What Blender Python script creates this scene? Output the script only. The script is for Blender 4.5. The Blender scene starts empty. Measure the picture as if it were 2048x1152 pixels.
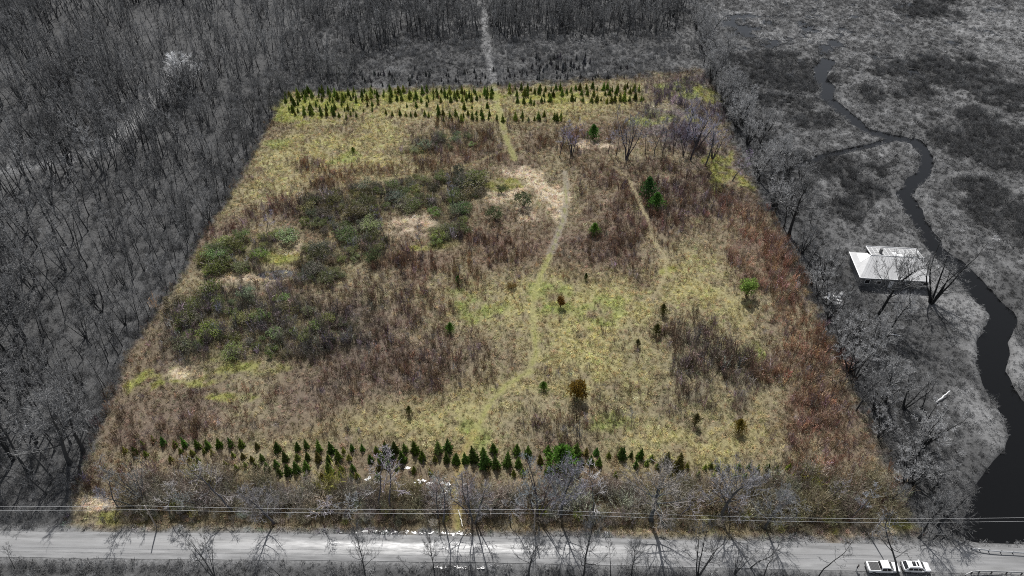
import bpy, bmesh, math, random
import numpy as np
from mathutils import Vector, Matrix, Euler

# ------------------------------------------------------------------ camera, sky, sun, exposure
SC = bpy.context.scene
COL = SC.collection
F = 1462.0; PITCH = math.radians(40.9); H = 120.0          # photo is 2048 x 1152; drone 120 m up
cd = bpy.data.cameras.new('camera'); cam = bpy.data.objects.new('camera', cd); COL.objects.link(cam)
cam.location = (0, 0, H); cam.rotation_euler = (math.pi/2 - PITCH, 0, 0)
cd.sensor_width = 36; cd.lens = 36*F/2048; cd.clip_start = 1; cd.clip_end = 20000
SC.camera = cam
SUN_EL = math.radians(55); SUN_AZ = math.radians(-9)       # ahead of the camera, a little to its left
W = bpy.data.worlds.new('World'); SC.world = W; W.use_nodes = True
nt = W.node_tree
sky = nt.nodes.new('ShaderNodeTexSky'); sky.sky_type = 'NISHITA'; sky.sun_disc = False
sky.sun_elevation = SUN_EL; sky.sun_rotation = SUN_AZ
hs = nt.nodes.new('ShaderNodeHueSaturation'); hs.inputs['Saturation'].default_value = 0.35
nt.links.new(sky.outputs[0], hs.inputs['Color'])
nt.links.new(hs.outputs[0], nt.nodes['Background'].inputs[0])
nt.nodes['Background'].inputs[1].default_value = 0.1
sl = bpy.data.lights.new('sun', 'SUN'); sl.energy = 4.4; sl.angle = math.radians(0.55); sl.color = (1, 0.98, 0.95)
so = bpy.data.objects.new('sun', sl); COL.objects.link(so)
sd = Vector((math.sin(SUN_AZ)*math.cos(SUN_EL), math.cos(SUN_AZ)*math.cos(SUN_EL), math.sin(SUN_EL)))
so.rotation_euler = sd.to_track_quat('Z', 'Y').to_euler(); so.location = (0, 60, 160)
SC.view_settings.view_transform = 'Standard'; SC.view_settings.look = 'None'
SC.view_settings.exposure = 0.22; SC.view_settings.gamma = 1
cy = SC.cycles
cy.use_denoising = False; cy.pixel_filter_type = 'BLACKMAN_HARRIS'; cy.filter_width = 1.0
cy.max_bounces = 4; cy.diffuse_bounces = 2; cy.glossy_bounces = 2; cy.transmission_bounces = 2; cy.transparent_max_bounces = 4

R = np.random.default_rng(7)
random.seed(7)

# ------------------------------------------------------------------ photo pixel -> ground, and back
SP, CP = math.sin(PITCH), math.cos(PITCH)
def g(u, v, z=0.0):
    xc = (u-1024)/F; yc = (576-v)/F
    t = (H-z)/(SP - yc*CP)
    return np.array([t*xc, t*(CP + yc*SP)])
def proj(x, y, z):
    zz = z-H; d = y*CP - zz*SP
    return 1024 + F*x/d, 576 - F*(y*SP + zz*CP)/d
def hsolve(x, y, vtop):
    z = 0.5
    for _ in range(200):
        if proj(x, y, z)[1] <= vtop: break
        z += 0.1
    return z
def G(pts): return np.array([g(*p) for p in pts])

# ------------------------------------------------------------------ numpy helpers
def lin(*c):
    c = np.array(c, float)/255
    return np.where(c <= 0.04045, c/12.92, ((c+0.055)/1.055)**2.4)
def sstep(a, b, x):
    t = np.clip((x-a)/(b-a), 0, 1); return t*t*(3-2*t)
def vnoise(x, y, s=0):
    xi = np.floor(x).astype(np.int64); yi = np.floor(y).astype(np.int64)
    fx = x-xi; fy = y-yi; fx = fx*fx*(3-2*fx); fy = fy*fy*(3-2*fy)
    def h(a, b):
        n = (a*374761393 + b*668265263 + s*974634533) & 0x7fffffff
        n = ((n ^ (n >> 13))*1274126177) & 0x7fffffff
        return ((n ^ (n >> 16)) & 0xffff)/65535.0
    return (h(xi, yi)*(1-fx)+h(xi+1, yi)*fx)*(1-fy) + (h(xi, yi+1)*(1-fx)+h(xi+1, yi+1)*fx)*fy
def fbm(x, y, scale, s=0, o=4):
    v = 0; a = 0.5; t = 0
    for k in range(o):
        v = v + a*vnoise(x/scale+17*k, y/scale-9*k, s+k); t += a; a *= 0.55; scale *= 0.5
    return v/t
def dist_poly(x, y, pts, closed=False):
    pts = np.asarray(pts, float); n = len(pts)
    best = np.full(np.shape(x), 1e9); bt = np.zeros(np.shape(x)); acc = 0
    for i in range(n if closed else n-1):
        a = pts[i]; b = pts[(i+1) % n]; d = b-a; L2 = d@d + 1e-9
        t = np.clip(((x-a[0])*d[0]+(y-a[1])*d[1])/L2, 0, 1)
        q = np.hypot(x-a[0]-t*d[0], y-a[1]-t*d[1])
        m = q < best; best = np.where(m, q, best); bt = np.where(m, i+t, bt)
    return best, bt
def inside(x, y, pts):
    r = np.zeros(np.shape(x), bool); n = len(pts); j = n-1
    for i in range(n):
        xi, yi = pts[i]; xj, yj = pts[j]
        if yi != yj:
            c = ((yi > y) != (yj > y)) & (x < (xj-xi)*(y-yi)/(yj-yi)+xi); r ^= c
        j = i
    return r
def pmask(x, y, wpts, soft=3.0, wob=0.0):
    d, _ = dist_poly(x, y, wpts, True)
    s = np.where(inside(x, y, wpts), d, -d)
    if wob: s = s + (fbm(x, y, 11, 33, 4)-0.5)*wob
    return sstep(-soft, soft, s)
def emask(x, y, ells, wob=0.5, s=3):
    """ellipses given in photo pixels (u, v, ru, rv), laid on the ground"""
    n = fbm(x, y, 6, s, 3)-0.5; m = np.zeros(np.shape(x))
    for (u, v, ru, rv) in ells:
        c = g(u, v); a = g(u+ru, v)[0]-c[0]; b = abs(g(u, v-rv)[1]-g(u, v+rv)[1])/2
        q = np.hypot((x-c[0])/a, (y-c[1])/b) + n*wob*2
        m = np.maximum(m, 1-sstep(0.7, 1.15, q))
    return m

# ------------------------------------------------------------------ where things lie on the ground
PARCEL = G([(135, 1056), (190, 880), (262, 700), (335, 592), (372, 545), (400, 480), (452, 408), (512, 298), (560, 210), (585, 188),
            (760, 181), (1000, 172), (1200, 160), (1400, 142), (1430, 200), (1480, 330), (1545, 440), (1605, 565), (1668, 700),
            (1722, 820), (1782, 950), (1812, 1035), (1830, 1058), (1700, 1074), (1480, 1072), (1200, 1068), (900, 1062), (500, 1056)])
RIVER = G([(1655, 120), (1640, 150), (1655, 172), (1655, 195), (1690, 222), (1735, 258), (1790, 272), (1832, 280), (1856, 310), (1850, 342), (1818, 372),
           (1808, 385), (1828, 415), (1846, 450), (1872, 492), (1925, 540), (1968, 585), (2010, 632), (1990, 690), (1978, 730), (2012, 795), (2055, 850), (2075, 930)])
RW = np.array([1.6, 1.5, 1.4, 1.0, 1.0, 1.1, 1.5, 1.2, 1.0, 1.0, 1.1, 1.1, 1.1, 1.3, 1.5, 2.3, 2.5, 2.7, 2.8, 2.5, 2.8, 3.2, 4.6])
BRANCH = G([(1800, 272), (1745, 288), (1690, 300), (1640, 312), (1585, 335)])
POOL = G([(2035, 850), (2028, 885), (1990, 930), (1962, 965), (1946, 1010), (1932, 1050), (1950, 1088), (1960, 1200), (1990, 1300), (2500, 1300), (2500, 900), (2120, 850)])
MARSH = G([(1385, -80), (1400, 60), (1440, 150), (1500, 260), (1570, 340), (1640, 420), (1720, 470), (1880, 490), (2300, 560), (2600, 560), (2600, -80)])
ROADC = np.array([g(u, v) for u, v in [(-3000, 1082), (0, 1089), (512, 1094), (1024, 1100), (1536, 1111), (2048, 1123), (5000, 1190)]])
ROADC[0] = (-900, 69.8); ROADC[-1] = (900, 47.0)
RHW = 2.55
PATH1 = G([(968, 20), (972, 80), (985, 150), (993, 200), (1012, 275), (1030, 320)])
PATH2 = G([(1130, 345), (1133, 400), (1126, 440), (1105, 500), (1082, 550), (1066, 600), (1065, 640), (1074, 700), (1060, 742), (1012, 770), (978, 810), (952, 860), (928, 905), (914, 970), (916, 1062)])
PATH3 = G([(1228, 335), (1258, 362), (1276, 400), (1296, 440), (1306, 480), (1331, 512), (1333, 545), (1310, 590)])
PATH4 = G([(600, 392), (680, 372), (800, 353), (900, 342), (965, 318), (1010, 300)])
WTRACK = G([(-20, 345), (120, 320), (200, 303), (250, 262), (285, 222), (330, 165), (350, 130)])

def road_y(x): return np.interp(x, ROADC[:, 0], ROADC[:, 1])
PONDS = [(555, 548, 46, 9)]          # pools in the wet hollow
GLINT = [(810, 936, 34, 8), (745, 958, 26, 8), (840, 964, 14, 4), (875, 968, 30, 5), (926, 967, 8, 8), (890, 985, 10, 3), (1110, 985, 10, 4), (350, 995, 12, 3)]
WET = [(740, 1063, 60, 3), (830, 1065, 50, 3), (880, 1066, 40, 3), (930, 1068, 45, 3), (920, 1135, 50, 3)]
DITCH = G([(560, 1062), (690, 1064), (890, 1067), (1010, 1072)])
DITCH2 = G([(840, 1131), (920, 1135), (1000, 1139)])
WL = -0.55
def height(x, y, masks=False, ponds=True):
    x = np.asarray(x, float); y = np.asarray(y, float)
    near = (np.abs(x) < 330) & (y > 0) & (y < 420)
    z = (fbm(x, y, 40, 1, 3)-0.5)*0.9 + (fbm(x, y, 5, 5, 3)-0.5)*0.25
    ms = pmask(x, y, MARSH, 12.0)
    z = z*(1-0.6*ms) - 0.34*ms
    z = z + ms*(fbm(x, y, 7, 41, 4)-0.5)*0.55 - ms*0.13*sstep(255, 300, y)*(1-sstep(100, 190, x-0.25*y))
    d, t = dist_poly(x, y, RIVER); w = np.interp(t, np.arange(len(RW)), RW)
    wob = (fbm(x, y, 5, 31, 3)-0.5)*2.2
    rv = 1-sstep(-1.0, 1.6, d-w+wob)
    d2, _ = dist_poly(x, y, BRANCH); rv = np.maximum(rv, 1-sstep(-0.6, 1.2, d2-0.5+wob*0.5))
    rv = np.maximum(rv, pmask(x, y, POOL, 1.6))
    z = z*(1-rv) - 1.7*rv
    nb = fbm(x, y, 2.6, 53, 2)
    if ponds:
        z = z - emask(x, y, PONDS, 0.9, 51)*(0.25+0.6*sstep(0.3, 0.6, nb))
    dr = np.abs(y-road_y(x))
    d3, _ = dist_poly(x, y, DITCH); d4, _ = dist_poly(x, y, DITCH2)
    emb = 1-sstep(RHW+0.5, RHW+2.2, dr)
    z = z*(1-emb) + 0.12*emb
    z = z - 0.42*np.exp(-((dr-RHW-2.3)/0.9)**2)*(1-0.6*rv)
    if ponds: z = z - (0.34*np.exp(-(d3/0.75)**2) + 0.3*np.exp(-(d4/0.6)**2))*sstep(0.42, 0.6, nb)
    return z if not masks else (z, ms, rv)
def hz(x, y): return float(height(np.array([x]), np.array([y]))[0])

LUSH = [(985, 612, 70, 34), (1190, 622, 60, 30), (1090, 600, 40, 40), (700, 310, 45, 14), (840, 300, 30, 6), (1300, 240, 50, 16), (640, 215, 80, 26), (560, 290, 30, 12), (820, 190, 170, 9), (1120, 580, 30, 20), (1500, 700, 30, 20), (1230, 850, 40, 20), (950, 860, 30, 25), (1370, 180, 40, 26)]
LIME = [(640, 205, 90, 18), (820, 195, 150, 12), (1080, 195, 60, 10), (620, 235, 60, 12), (1000, 372, 44, 12), (1447, 330, 38, 46), (1330, 545, 20, 10), (560, 515, 38, 15), (400, 745, 60, 24), (500, 735, 70, 16), (290, 765, 40, 22), (440, 795, 70, 8), (860, 488, 70, 8), (1415, 190, 30, 18), (560, 205, 30, 20), (1380, 235, 25, 15), (240, 1035, 70, 12), (830, 495, 60, 6), (1780, 1050, 50, 6)]
PALE = [(500, 556, 110, 8), (590, 540, 30, 8), (1085, 392, 56, 44), (480, 556, 90, 9), (575, 540, 36, 8), (830, 452, 60, 22), (577, 488, 26, 16), (1180, 292, 50, 9), (1755, 1062, 70, 13), (1050, 345, 40, 14), (360, 745, 40, 12), (920, 275, 40, 6), (1310, 1062, 40, 6), (200, 1010, 50, 16), (990, 395, 40, 10)]
MEADOW = [G([(850, 590), (960, 555), (1150, 545), (1330, 530), (1430, 590), (1320, 680), (1400, 745), (1530, 775), (1570, 890), (1450, 920), (1180, 900), (1180, 820), (1050, 850), (960, 905), (540, 890), (700, 800), (900, 760), (1050, 735), (1000, 680)]),
          G([(1350, 480), (1440, 520), (1520, 600), (1525, 700), (1420, 690), (1340, 590)]),
          G([(585, 250), (820, 262), (800, 300), (900, 330), (760, 362), (560, 390), (455, 425), (470, 380), (520, 290)]),
          G([(560, 185), (1000, 175), (1300, 165), (1310, 205), (1130, 250), (560, 250)])]
SCRUB = [(G([(1290, 165), (1400, 150), (1430, 200), (1480, 330), (1420, 330), (1330, 300), (1290, 260)]), lin(112, 102, 106)),
            # red-brown and grey-brown scrub in the field
          (G([(1440, 400), (1545, 440), (1605, 565), (1668, 700), (1722, 820), (1800, 1000), (1640, 990), (1560, 900), (1540, 760), (1510, 600), (1440, 500)]), lin(116, 90, 72)),
          (G([(560, 600), (700, 560), (880, 555), (900, 640), (980, 700), (860, 760), (700, 740), (600, 740)]), lin(114, 94, 78)),
          (G([(1145, 330), (1240, 340), (1440, 340), (1480, 430), (1400, 470), (1330, 510), (1300, 560), (1160, 540), (1120, 480)]), lin(112, 90, 74)),
          (G([(240, 790), (420, 810), (700, 700), (900, 710), (1040, 700), (1030, 740), (880, 790), (600, 880), (420, 905), (220, 905)]), lin(114, 95, 78)),
          (G([(760, 520), (960, 450), (1100, 440), (1080, 520), (1000, 560), (820, 570)]), lin(114, 90, 70)),
          (G([(1280, 660), (1390, 620), (1480, 690), (1520, 690), (1510, 760), (1360, 740)]), lin(104, 94, 84)),
          (G([(1040, 840), (1110, 815), (1170, 830), (1170, 890), (1060, 890)]), lin(112, 98, 82)),
          (G([(860, 240), (1120, 250), (1250, 250), (1230, 300), (1100, 320), (880, 330), (820, 300)]), lin(116, 96, 74)),
          (G([(1300, 320), (1440, 280), (1500, 400), (1430, 440), (1330, 420)]), lin(104, 88, 76)),
          (G([(600, 340), (900, 310), (960, 330), (800, 350), (620, 380)]), lin(126, 102, 78)),
          (G([(470, 420), (640, 385), (700, 400), (600, 450), (420, 480), (400, 470)]), lin(112, 90, 78)),
          (G([(330, 600), (420, 570), (700, 600), (720, 690), (600, 720), (320, 700)]), lin(92, 84, 72)),
          (G([(150, 1050), (230, 900), (330, 920), (330, 960), (240, 1040)]), lin(108, 88, 72)),
          (G([(1340, 740), (1440, 740), (1450, 790), (1330, 800)]), lin(110, 98, 84))]
THICKET = G([(225, 1052), (260, 965), (420, 945), (620, 975), (900, 985), (1250, 975), (1500, 965), (1640, 950), (1760, 960), (1800, 1030), (1660, 1062), (1450, 1063), (1000, 1056), (928, 1052), (905, 1052), (500, 1050)])
GREENSH = [G([(610, 412), (720, 372), (820, 360), (905, 345), (985, 352), (965, 395), (905, 420), (770, 430), (740, 500), (600, 455)]),
           G([(865, 425), (930, 420), (945, 455), (905, 500), (865, 490)]),
           G([(395, 500), (470, 480), (600, 470), (600, 500), (530, 510), (520, 545), (400, 555)]),
           G([(600, 495), (780, 480), (770, 515), (700, 520), (690, 560), (595, 575)]),
           G([(340, 610), (420, 585), (600, 600), (640, 640), (715, 650), (690, 690), (620, 720), (560, 715), (420, 720), (370, 720)]),
           G([(790, 305), (860, 265), (950, 268), (950, 295), (830, 305)])]
MSHRUB = [(1580, 150, 100, 44), (1560, 200, 60, 20), (1900, 145, 120, 34), (2010, 180, 70, 40), (1990, 290, 110, 60), (1650, 335, 110, 28), (1742, 183, 24, 20), (1855, 15, 70, 18), (2000, 420, 80, 60), (1690, 415, 60, 22), (1730, 375, 50, 22), (1620, 235, 60, 14), (1950, 235, 70, 20), (1840, 180, 40, 18), (1480, 120, 40, 12), (1960, 520, 40, 20), (2050, 560, 50, 40), (1560, 370, 40, 40)]

def parcel_d(x, y):
    d, _ = dist_poly(x, y, PARCEL, True)
    return np.where(inside(x, y, PARCEL), d, -d)
def grey(c, k):
    l = (c*np.array([0.25, 0.62, 0.13])).sum(-1, keepdims=True)
    return c*(1-k) + l*k
def mute(c, k=0.4): return np.asarray(c)*(1-k)+np.asarray(c).mean()*k
def mixc(a, b, m): return a*(1-m[:, None]) + b*m[:, None]

def ground_colour(x, y):
    """own colour of soil, litter and turf (linear) with hedgerow shade painted in, grey outside the surveyed field"""
    n1 = fbm(x, y, 14, 11, 4); n2 = fbm(x, y, 3.2, 12, 3); n3 = fbm(x, y, 30, 13, 3)
    c = np.tile(lin(136, 125, 97), (len(x), 1))
    c = mixc(c, lin(121, 107, 86), sstep(0.40, 0.62, n1))
    for m in MEADOW:
        k = pmask(x, y, m, 9.0, 26)*sstep(0.2, 0.62, n2*0.7+0.3*n1)
        c = mixc(c, lin(158, 150, 98), k*0.9)
    for poly, cc in SCRUB:
        k = pmask(x, y, poly, 8.0, 26)*sstep(0.25, 0.62, n2*0.6+n1*0.4)
        c = mixc(c, mute(cc, 0.25)*1.1, k*0.75)
    c = mixc(c, lin(130, 138, 70), emask(x, y, LUSH, 1.2, 61)*sstep(0.25, 0.6, n2)*0.72)
    c = mixc(c, lin(138, 138, 66), emask(x, y, LIME, 1.1, 62)*sstep(0.3, 0.6, n2)*0.85)
    c = mixc(c, lin(190, 172, 146), emask(x, y, PALE, 1.1, 63)*sstep(0.25, 0.65, n2)*0.9)
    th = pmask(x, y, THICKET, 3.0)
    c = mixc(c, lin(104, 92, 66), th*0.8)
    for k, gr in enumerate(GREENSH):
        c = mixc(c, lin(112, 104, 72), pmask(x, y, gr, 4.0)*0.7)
    for p, w, cc in ((PATH1, 1.1, lin(138, 138, 74)), (PATH2, 0.95, lin(152, 148, 90)), (PATH3, 0.6, lin(158, 146, 108)), (PATH4, 0.6, lin(138, 130, 82))):
        d, t = dist_poly(x, y, p)
        k = 1-sstep(w*0.6, w*1.35, d+(n2-0.5)*1.0)
        if p is PATH2: cc = np.where((t < 3.2)[:, None], lin(140, 132, 120), np.where((t > 11)[:, None], lin(160, 140, 84), cc))
        kk = k[:, None]*(0.7 if p is not PATH4 else 0.5)*sstep(0.1, 0.45, n2)[:, None]; c = c*(1-kk) + cc*kk
        if p is PATH2: c = mixc(c, lin(130, 132, 60), (1-sstep(0.12, 0.4, d))*0.6)
    # outside: wood floor, marsh, banks, verges
    z, ms, rv = height(x, y, True)
    o = np.tile(lin(88, 88, 88), (len(x), 1))
    o = mixc(o, lin(112, 112, 112), sstep(0.45, 0.7, n1))
    o = mixc(o, lin(98, 98, 98), ms)
    o = mixc(o, lin(124, 124, 124), ms*sstep(0.45, 0.7, n2))
    o = mixc(o, lin(136, 136, 136), emask(x, y, [(1960, 40, 110, 36), (1620, 70, 110, 16), (1480, 30, 60, 14), (2020, 100, 60, 20)], 1.0, 65)*0.8)
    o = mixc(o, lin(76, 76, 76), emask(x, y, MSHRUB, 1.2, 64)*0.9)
    d, _ = dist_poly(x, y, WTRACK); o = mixc(o, lin(150, 150, 150), (1-sstep(1.5, 6, d+(n2-0.5)*9))*0.75)
    wood = (x < -78).astype(float); o = mixc(o, lin(86, 86, 86), wood*0.7*sstep(1.5, 5, d))
    hedge_shade = np.exp(-((x-80)/7.0)**2)*(y < 255); o = mixc(o, lin(74, 74, 74), hedge_shade*0.7)  # tree shade along the hedgerow painted into the ground colour
    bank = sstep(82, 98, x)*(1-ms)*(1-sstep(150, 170, y))
    o = mixc(o, lin(140, 140, 140), bank*sstep(0.4, 0.65, n1)*0.8)
    o = mixc(o, lin(60, 60, 60), rv)
    d, t = dist_poly(x, y, PATH1); o = mixc(o, lin(142, 142, 142), (1-sstep(0.8, 2.2, d+(n2-0.5)*1.5))*0.7)
    dr = np.abs(y-road_y(x)); o = mixc(o, lin(130, 130, 130), 1-sstep(RHW+0.2, RHW+2.0, dr+(n2-0.5)))
    soft = 1.0+2.6*sstep(225, 245, y)+1.3*sstep(40, 62, x); c = (c*0.84 + c.mean(-1, keepdims=True)*0.16)*1.14; k = sstep(-1, 1, (parcel_d(x, y) + (n2-0.5)*soft*2.5)/soft)
    return np.clip(mixc(grey(o, 1.0), c, k), 0.004, 0.9), k

# ------------------------------------------------------------------ materials
def new_mat(name):
    m = bpy.data.materials.new(name); m.use_nodes = True; t = m.node_tree; t.nodes.clear()
    out = t.nodes.new('ShaderNodeOutputMaterial'); return m, t, out
def plain(name, col, rough=0.6, metal=0.0, noise=0.12, scale=3.0, spec=0.5, coat=0.0):
    m, t, out = new_mat(name); b = t.nodes.new('ShaderNodeBsdfPrincipled'); t.links.new(b.outputs[0], out.inputs[0])
    b.inputs['Roughness'].default_value = rough; b.inputs['Metallic'].default_value = metal
    b.inputs['Specular IOR Level'].default_value = spec; b.inputs['Coat Weight'].default_value = coat
    tc = t.nodes.new('ShaderNodeTexCoord'); nz = t.nodes.new('ShaderNodeTexNoise'); nz.inputs['Scale'].default_value = scale; nz.inputs['Detail'].default_value = 5
    t.links.new(tc.outputs['Object'], nz.inputs['Vector'])
    mr = t.nodes.new('ShaderNodeMapRange'); mr.inputs['From Min'].default_value = 0.25; mr.inputs['From Max'].default_value = 0.75
    mr.inputs['To Min'].default_value = 1-noise; mr.inputs['To Max'].default_value = 1+noise; t.links.new(nz.outputs[0], mr.inputs[0])
    mx = t.nodes.new('ShaderNodeVectorMath'); mx.operation = 'SCALE'; mx.inputs[0].default_value = tuple(col[:3]); t.links.new(mr.outputs[0], mx.inputs['Scale'])
    t.links.new(mx.outputs[0], b.inputs['Base Color']); return m
def plant_mat(name, transl=0.3, var=0.35, rough=0.8, mul=1.0):
    """own colour comes from each plant's 'tint'; leaves vary a little one from another; thin leaves let light through"""
    m, t, out = new_mat(name)
    at = t.nodes.new('ShaderNodeAttribute'); at.attribute_type = 'INSTANCER'; at.attribute_name = 'tint'
    ge = t.nodes.new('ShaderNodeNewGeometry')
    mr = t.nodes.new('ShaderNodeMapRange'); mr.inputs['To Min'].default_value = (1-var)*mul; mr.inputs['To Max'].default_value = (1+var)*mul
    t.links.new(ge.outputs['Random Per Island'], mr.inputs[0])
    mx = t.nodes.new('ShaderNodeVectorMath'); mx.operation = 'SCALE'
    t.links.new(at.outputs['Color'], mx.inputs[0]); t.links.new(mr.outputs[0], mx.inputs['Scale'])
    d = t.nodes.new('ShaderNodeBsdfDiffuse'); t.links.new(mx.outputs[0], d.inputs['Color'])
    if transl > 0:
        tr = t.nodes.new('ShaderNodeBsdfTranslucent'); t.links.new(mx.outputs[0], tr.inputs['Color'])
        ms = t.nodes.new('ShaderNodeMixShader'); ms.inputs[0].default_value = transl
        t.links.new(d.outputs[0], ms.inputs[1]); t.links.new(tr.outputs[0], ms.inputs[2]); t.links.new(ms.outputs[0], out.inputs[0])
    else: t.links.new(d.outputs[0], out.inputs[0])
    return m
M_GRASS = plant_mat('grass_blades', 0.35, 0.35)
M_LEAF = plant_mat('leaves', 0.35, 0.4)
M_NEEDLE = plant_mat('needles', 0.35, 0.5)
M_TWIG = plant_mat('twigs', 0.0, 0.4)
M_BARK = plant_mat('bark', 0.0, 0.15)
M_BARKD = plant_mat('dark_bark', 0.0, 0.15, 0.8, 0.34)

def ground_mat():
    m, t, out = new_mat('ground_turf'); b = t.nodes.new('ShaderNodeBsdfPrincipled'); t.links.new(b.outputs[0], out.inputs[0])
    b.inputs['Roughness'].default_value = 0.9; b.inputs['Specular IOR Level'].default_value = 0.15
    at = t.nodes.new('ShaderNodeAttribute'); at.attribute_name = 'gcol'
    tc = t.nodes.new('ShaderNodeTexCoord')
    nz = t.nodes.new('ShaderNodeTexNoise'); nz.inputs['Scale'].default_value = 1.7; nz.inputs['Detail'].default_value = 8; nz.inputs['Roughness'].default_value = 0.8
    t.links.new(tc.outputs['Object'], nz.inputs['Vector'])
    mr = t.nodes.new('ShaderNodeMapRange'); mr.inputs['From Min'].default_value = 0.3; mr.inputs['From Max'].default_value = 0.7
    mr.inputs['To Min'].default_value = 0.42; mr.inputs['To Max'].default_value = 1.42; t.links.new(nz.outputs[0], mr.inputs[0])
    mx = t.nodes.new('ShaderNodeVectorMath'); mx.operation = 'SCALE'
    t.links.new(at.outputs['Color'], mx.inputs[0]); t.links.new(mr.outputs[0], mx.inputs['Scale']); t.links.new(mx.outputs[0], b.inputs['Base Color'])
    bp = t.nodes.new('ShaderNodeBump'); bp.inputs['Strength'].default_value = 0.9; bp.inputs['Distance'].default_value = 0.25
    t.links.new(nz.outputs[0], bp.inputs['Height']); t.links.new(bp.outputs[0], b.inputs['Normal'])
    return m
def water_mat(name, col, rough, bump, spec=0.5, scale=1.2):
    m, t, out = new_mat(name); b = t.nodes.new('ShaderNodeBsdfPrincipled'); t.links.new(b.outputs[0], out.inputs[0])
    b.inputs['Base Color'].default_value = (*col, 1); b.inputs['Roughness'].default_value = rough; b.inputs['IOR'].default_value = 1.33
    b.inputs['Specular IOR Level'].default_value = spec
    tc = t.nodes.new('ShaderNodeTexCoord'); nz = t.nodes.new('ShaderNodeTexNoise'); nz.inputs['Scale'].default_value = scale; nz.inputs['Detail'].default_value = 4
    t.links.new(tc.outputs['Object'], nz.inputs['Vector'])
    bp = t.nodes.new('ShaderNodeBump'); bp.inputs['Strength'].default_value = bump; bp.inputs['Distance'].default_value = 0.1
    t.links.new(nz.outputs[0], bp.inputs['Height']); t.links.new(bp.outputs[0], b.inputs['Normal'])
    return m
def road_mat():
    m, t, out = new_mat('damp_gravel'); b = t.nodes.new('ShaderNodeBsdfPrincipled'); t.links.new(b.outputs[0], out.inputs[0])
    tc = t.nodes.new('ShaderNodeTexCoord')
    mp = t.nodes.new('ShaderNodeMapping'); mp.inputs['Scale'].default_value = (0.05, 2.6, 1); t.links.new(tc.outputs['UV'], mp.inputs[0])
    n1 = t.nodes.new('ShaderNodeTexNoise'); n1.inputs['Scale'].default_value = 1.0; n1.inputs['Detail'].default_value = 4; t.links.new(mp.outputs[0], n1.inputs['Vector'])
    mp2 = t.nodes.new('ShaderNodeMapping'); mp2.inputs['Scale'].default_value = (0.22, 3.6, 1); t.links.new(tc.outputs['UV'], mp2.inputs[0])
    n2 = t.nodes.new('ShaderNodeTexNoise'); n2.inputs['Scale'].default_value = 1.0; n2.inputs['Detail'].default_value = 8; n2.inputs['Roughness'].default_value = 0.7; t.links.new(mp2.outputs[0], n2.inputs['Vector'])
    cr = t.nodes.new('ShaderNodeValToRGB'); cr.color_ramp.elements[0].position = 0.32; cr.color_ramp.elements[0].color = (0.10, 0.10, 0.10, 1)
    cr.color_ramp.elements[1].position = 0.7; cr.color_ramp.elements[1].color = (0.27, 0.27, 0.27, 1)
    ad = t.nodes.new('ShaderNodeMath'); ad.operation = 'MULTIPLY_ADD'; ad.inputs[1].default_value = 0.45; t.links.new(n2.outputs[0], ad.inputs[0])
    ml = t.nodes.new('ShaderNodeMath'); ml.operation = 'MULTIPLY'; ml.inputs[1].default_value = 0.6; t.links.new(n1.outputs[0], ml.inputs[0]); t.links.new(ml.outputs[0], ad.inputs[2])
    t.links.new(ad.outputs[0], cr.inputs[0]); t.links.new(cr.outputs[0], b.inputs['Base Color'])
    # wet wheel tracks shine, dry edges do not: across the road y = -1..1 in UV v
    sx = t.nodes.new('ShaderNodeSeparateXYZ'); t.links.new(tc.outputs['UV'], sx.inputs[0])
    ab = t.nodes.new('ShaderNodeMath'); ab.operation = 'ABSOLUTE'; t.links.new(sx.outputs[1], ab.inputs[0])
    we = t.nodes.new('ShaderNodeMapRange'); we.inputs['From Min'].default_value = 0.35; we.inputs['From Max'].default_value = 0.75; we.inputs['To Min'].default_value = 0.0; we.inputs['To Max'].default_value = 0.35
    t.links.new(ab.outputs[0], we.inputs[0])
    rr = t.nodes.new('ShaderNodeMapRange'); rr.inputs['From Min'].default_value = 0.35; rr.inputs['From Max'].default_value = 0.65; rr.inputs['To Min'].default_value = 0.55; rr.inputs['To Max'].default_value = 0.34
    t.links.new(n2.outputs[0], rr.inputs[0])
    ra = t.nodes.new('ShaderNodeMath'); ra.operation = 'ADD'; t.links.new(rr.outputs[0], ra.inputs[0]); t.links.new(we.outputs[0], ra.inputs[1])
    t.links.new(ra.outputs[0], b.inputs['Roughness'])
    bp = t.nodes.new('ShaderNodeBump'); bp.inputs['Strength'].default_value = 0.25; bp.inputs['Distance'].default_value = 0.05
    t.links.new(n2.outputs[0], bp.inputs['Height']); t.links.new(bp.outputs[0], b.inputs['Normal'])
    return m

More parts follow.
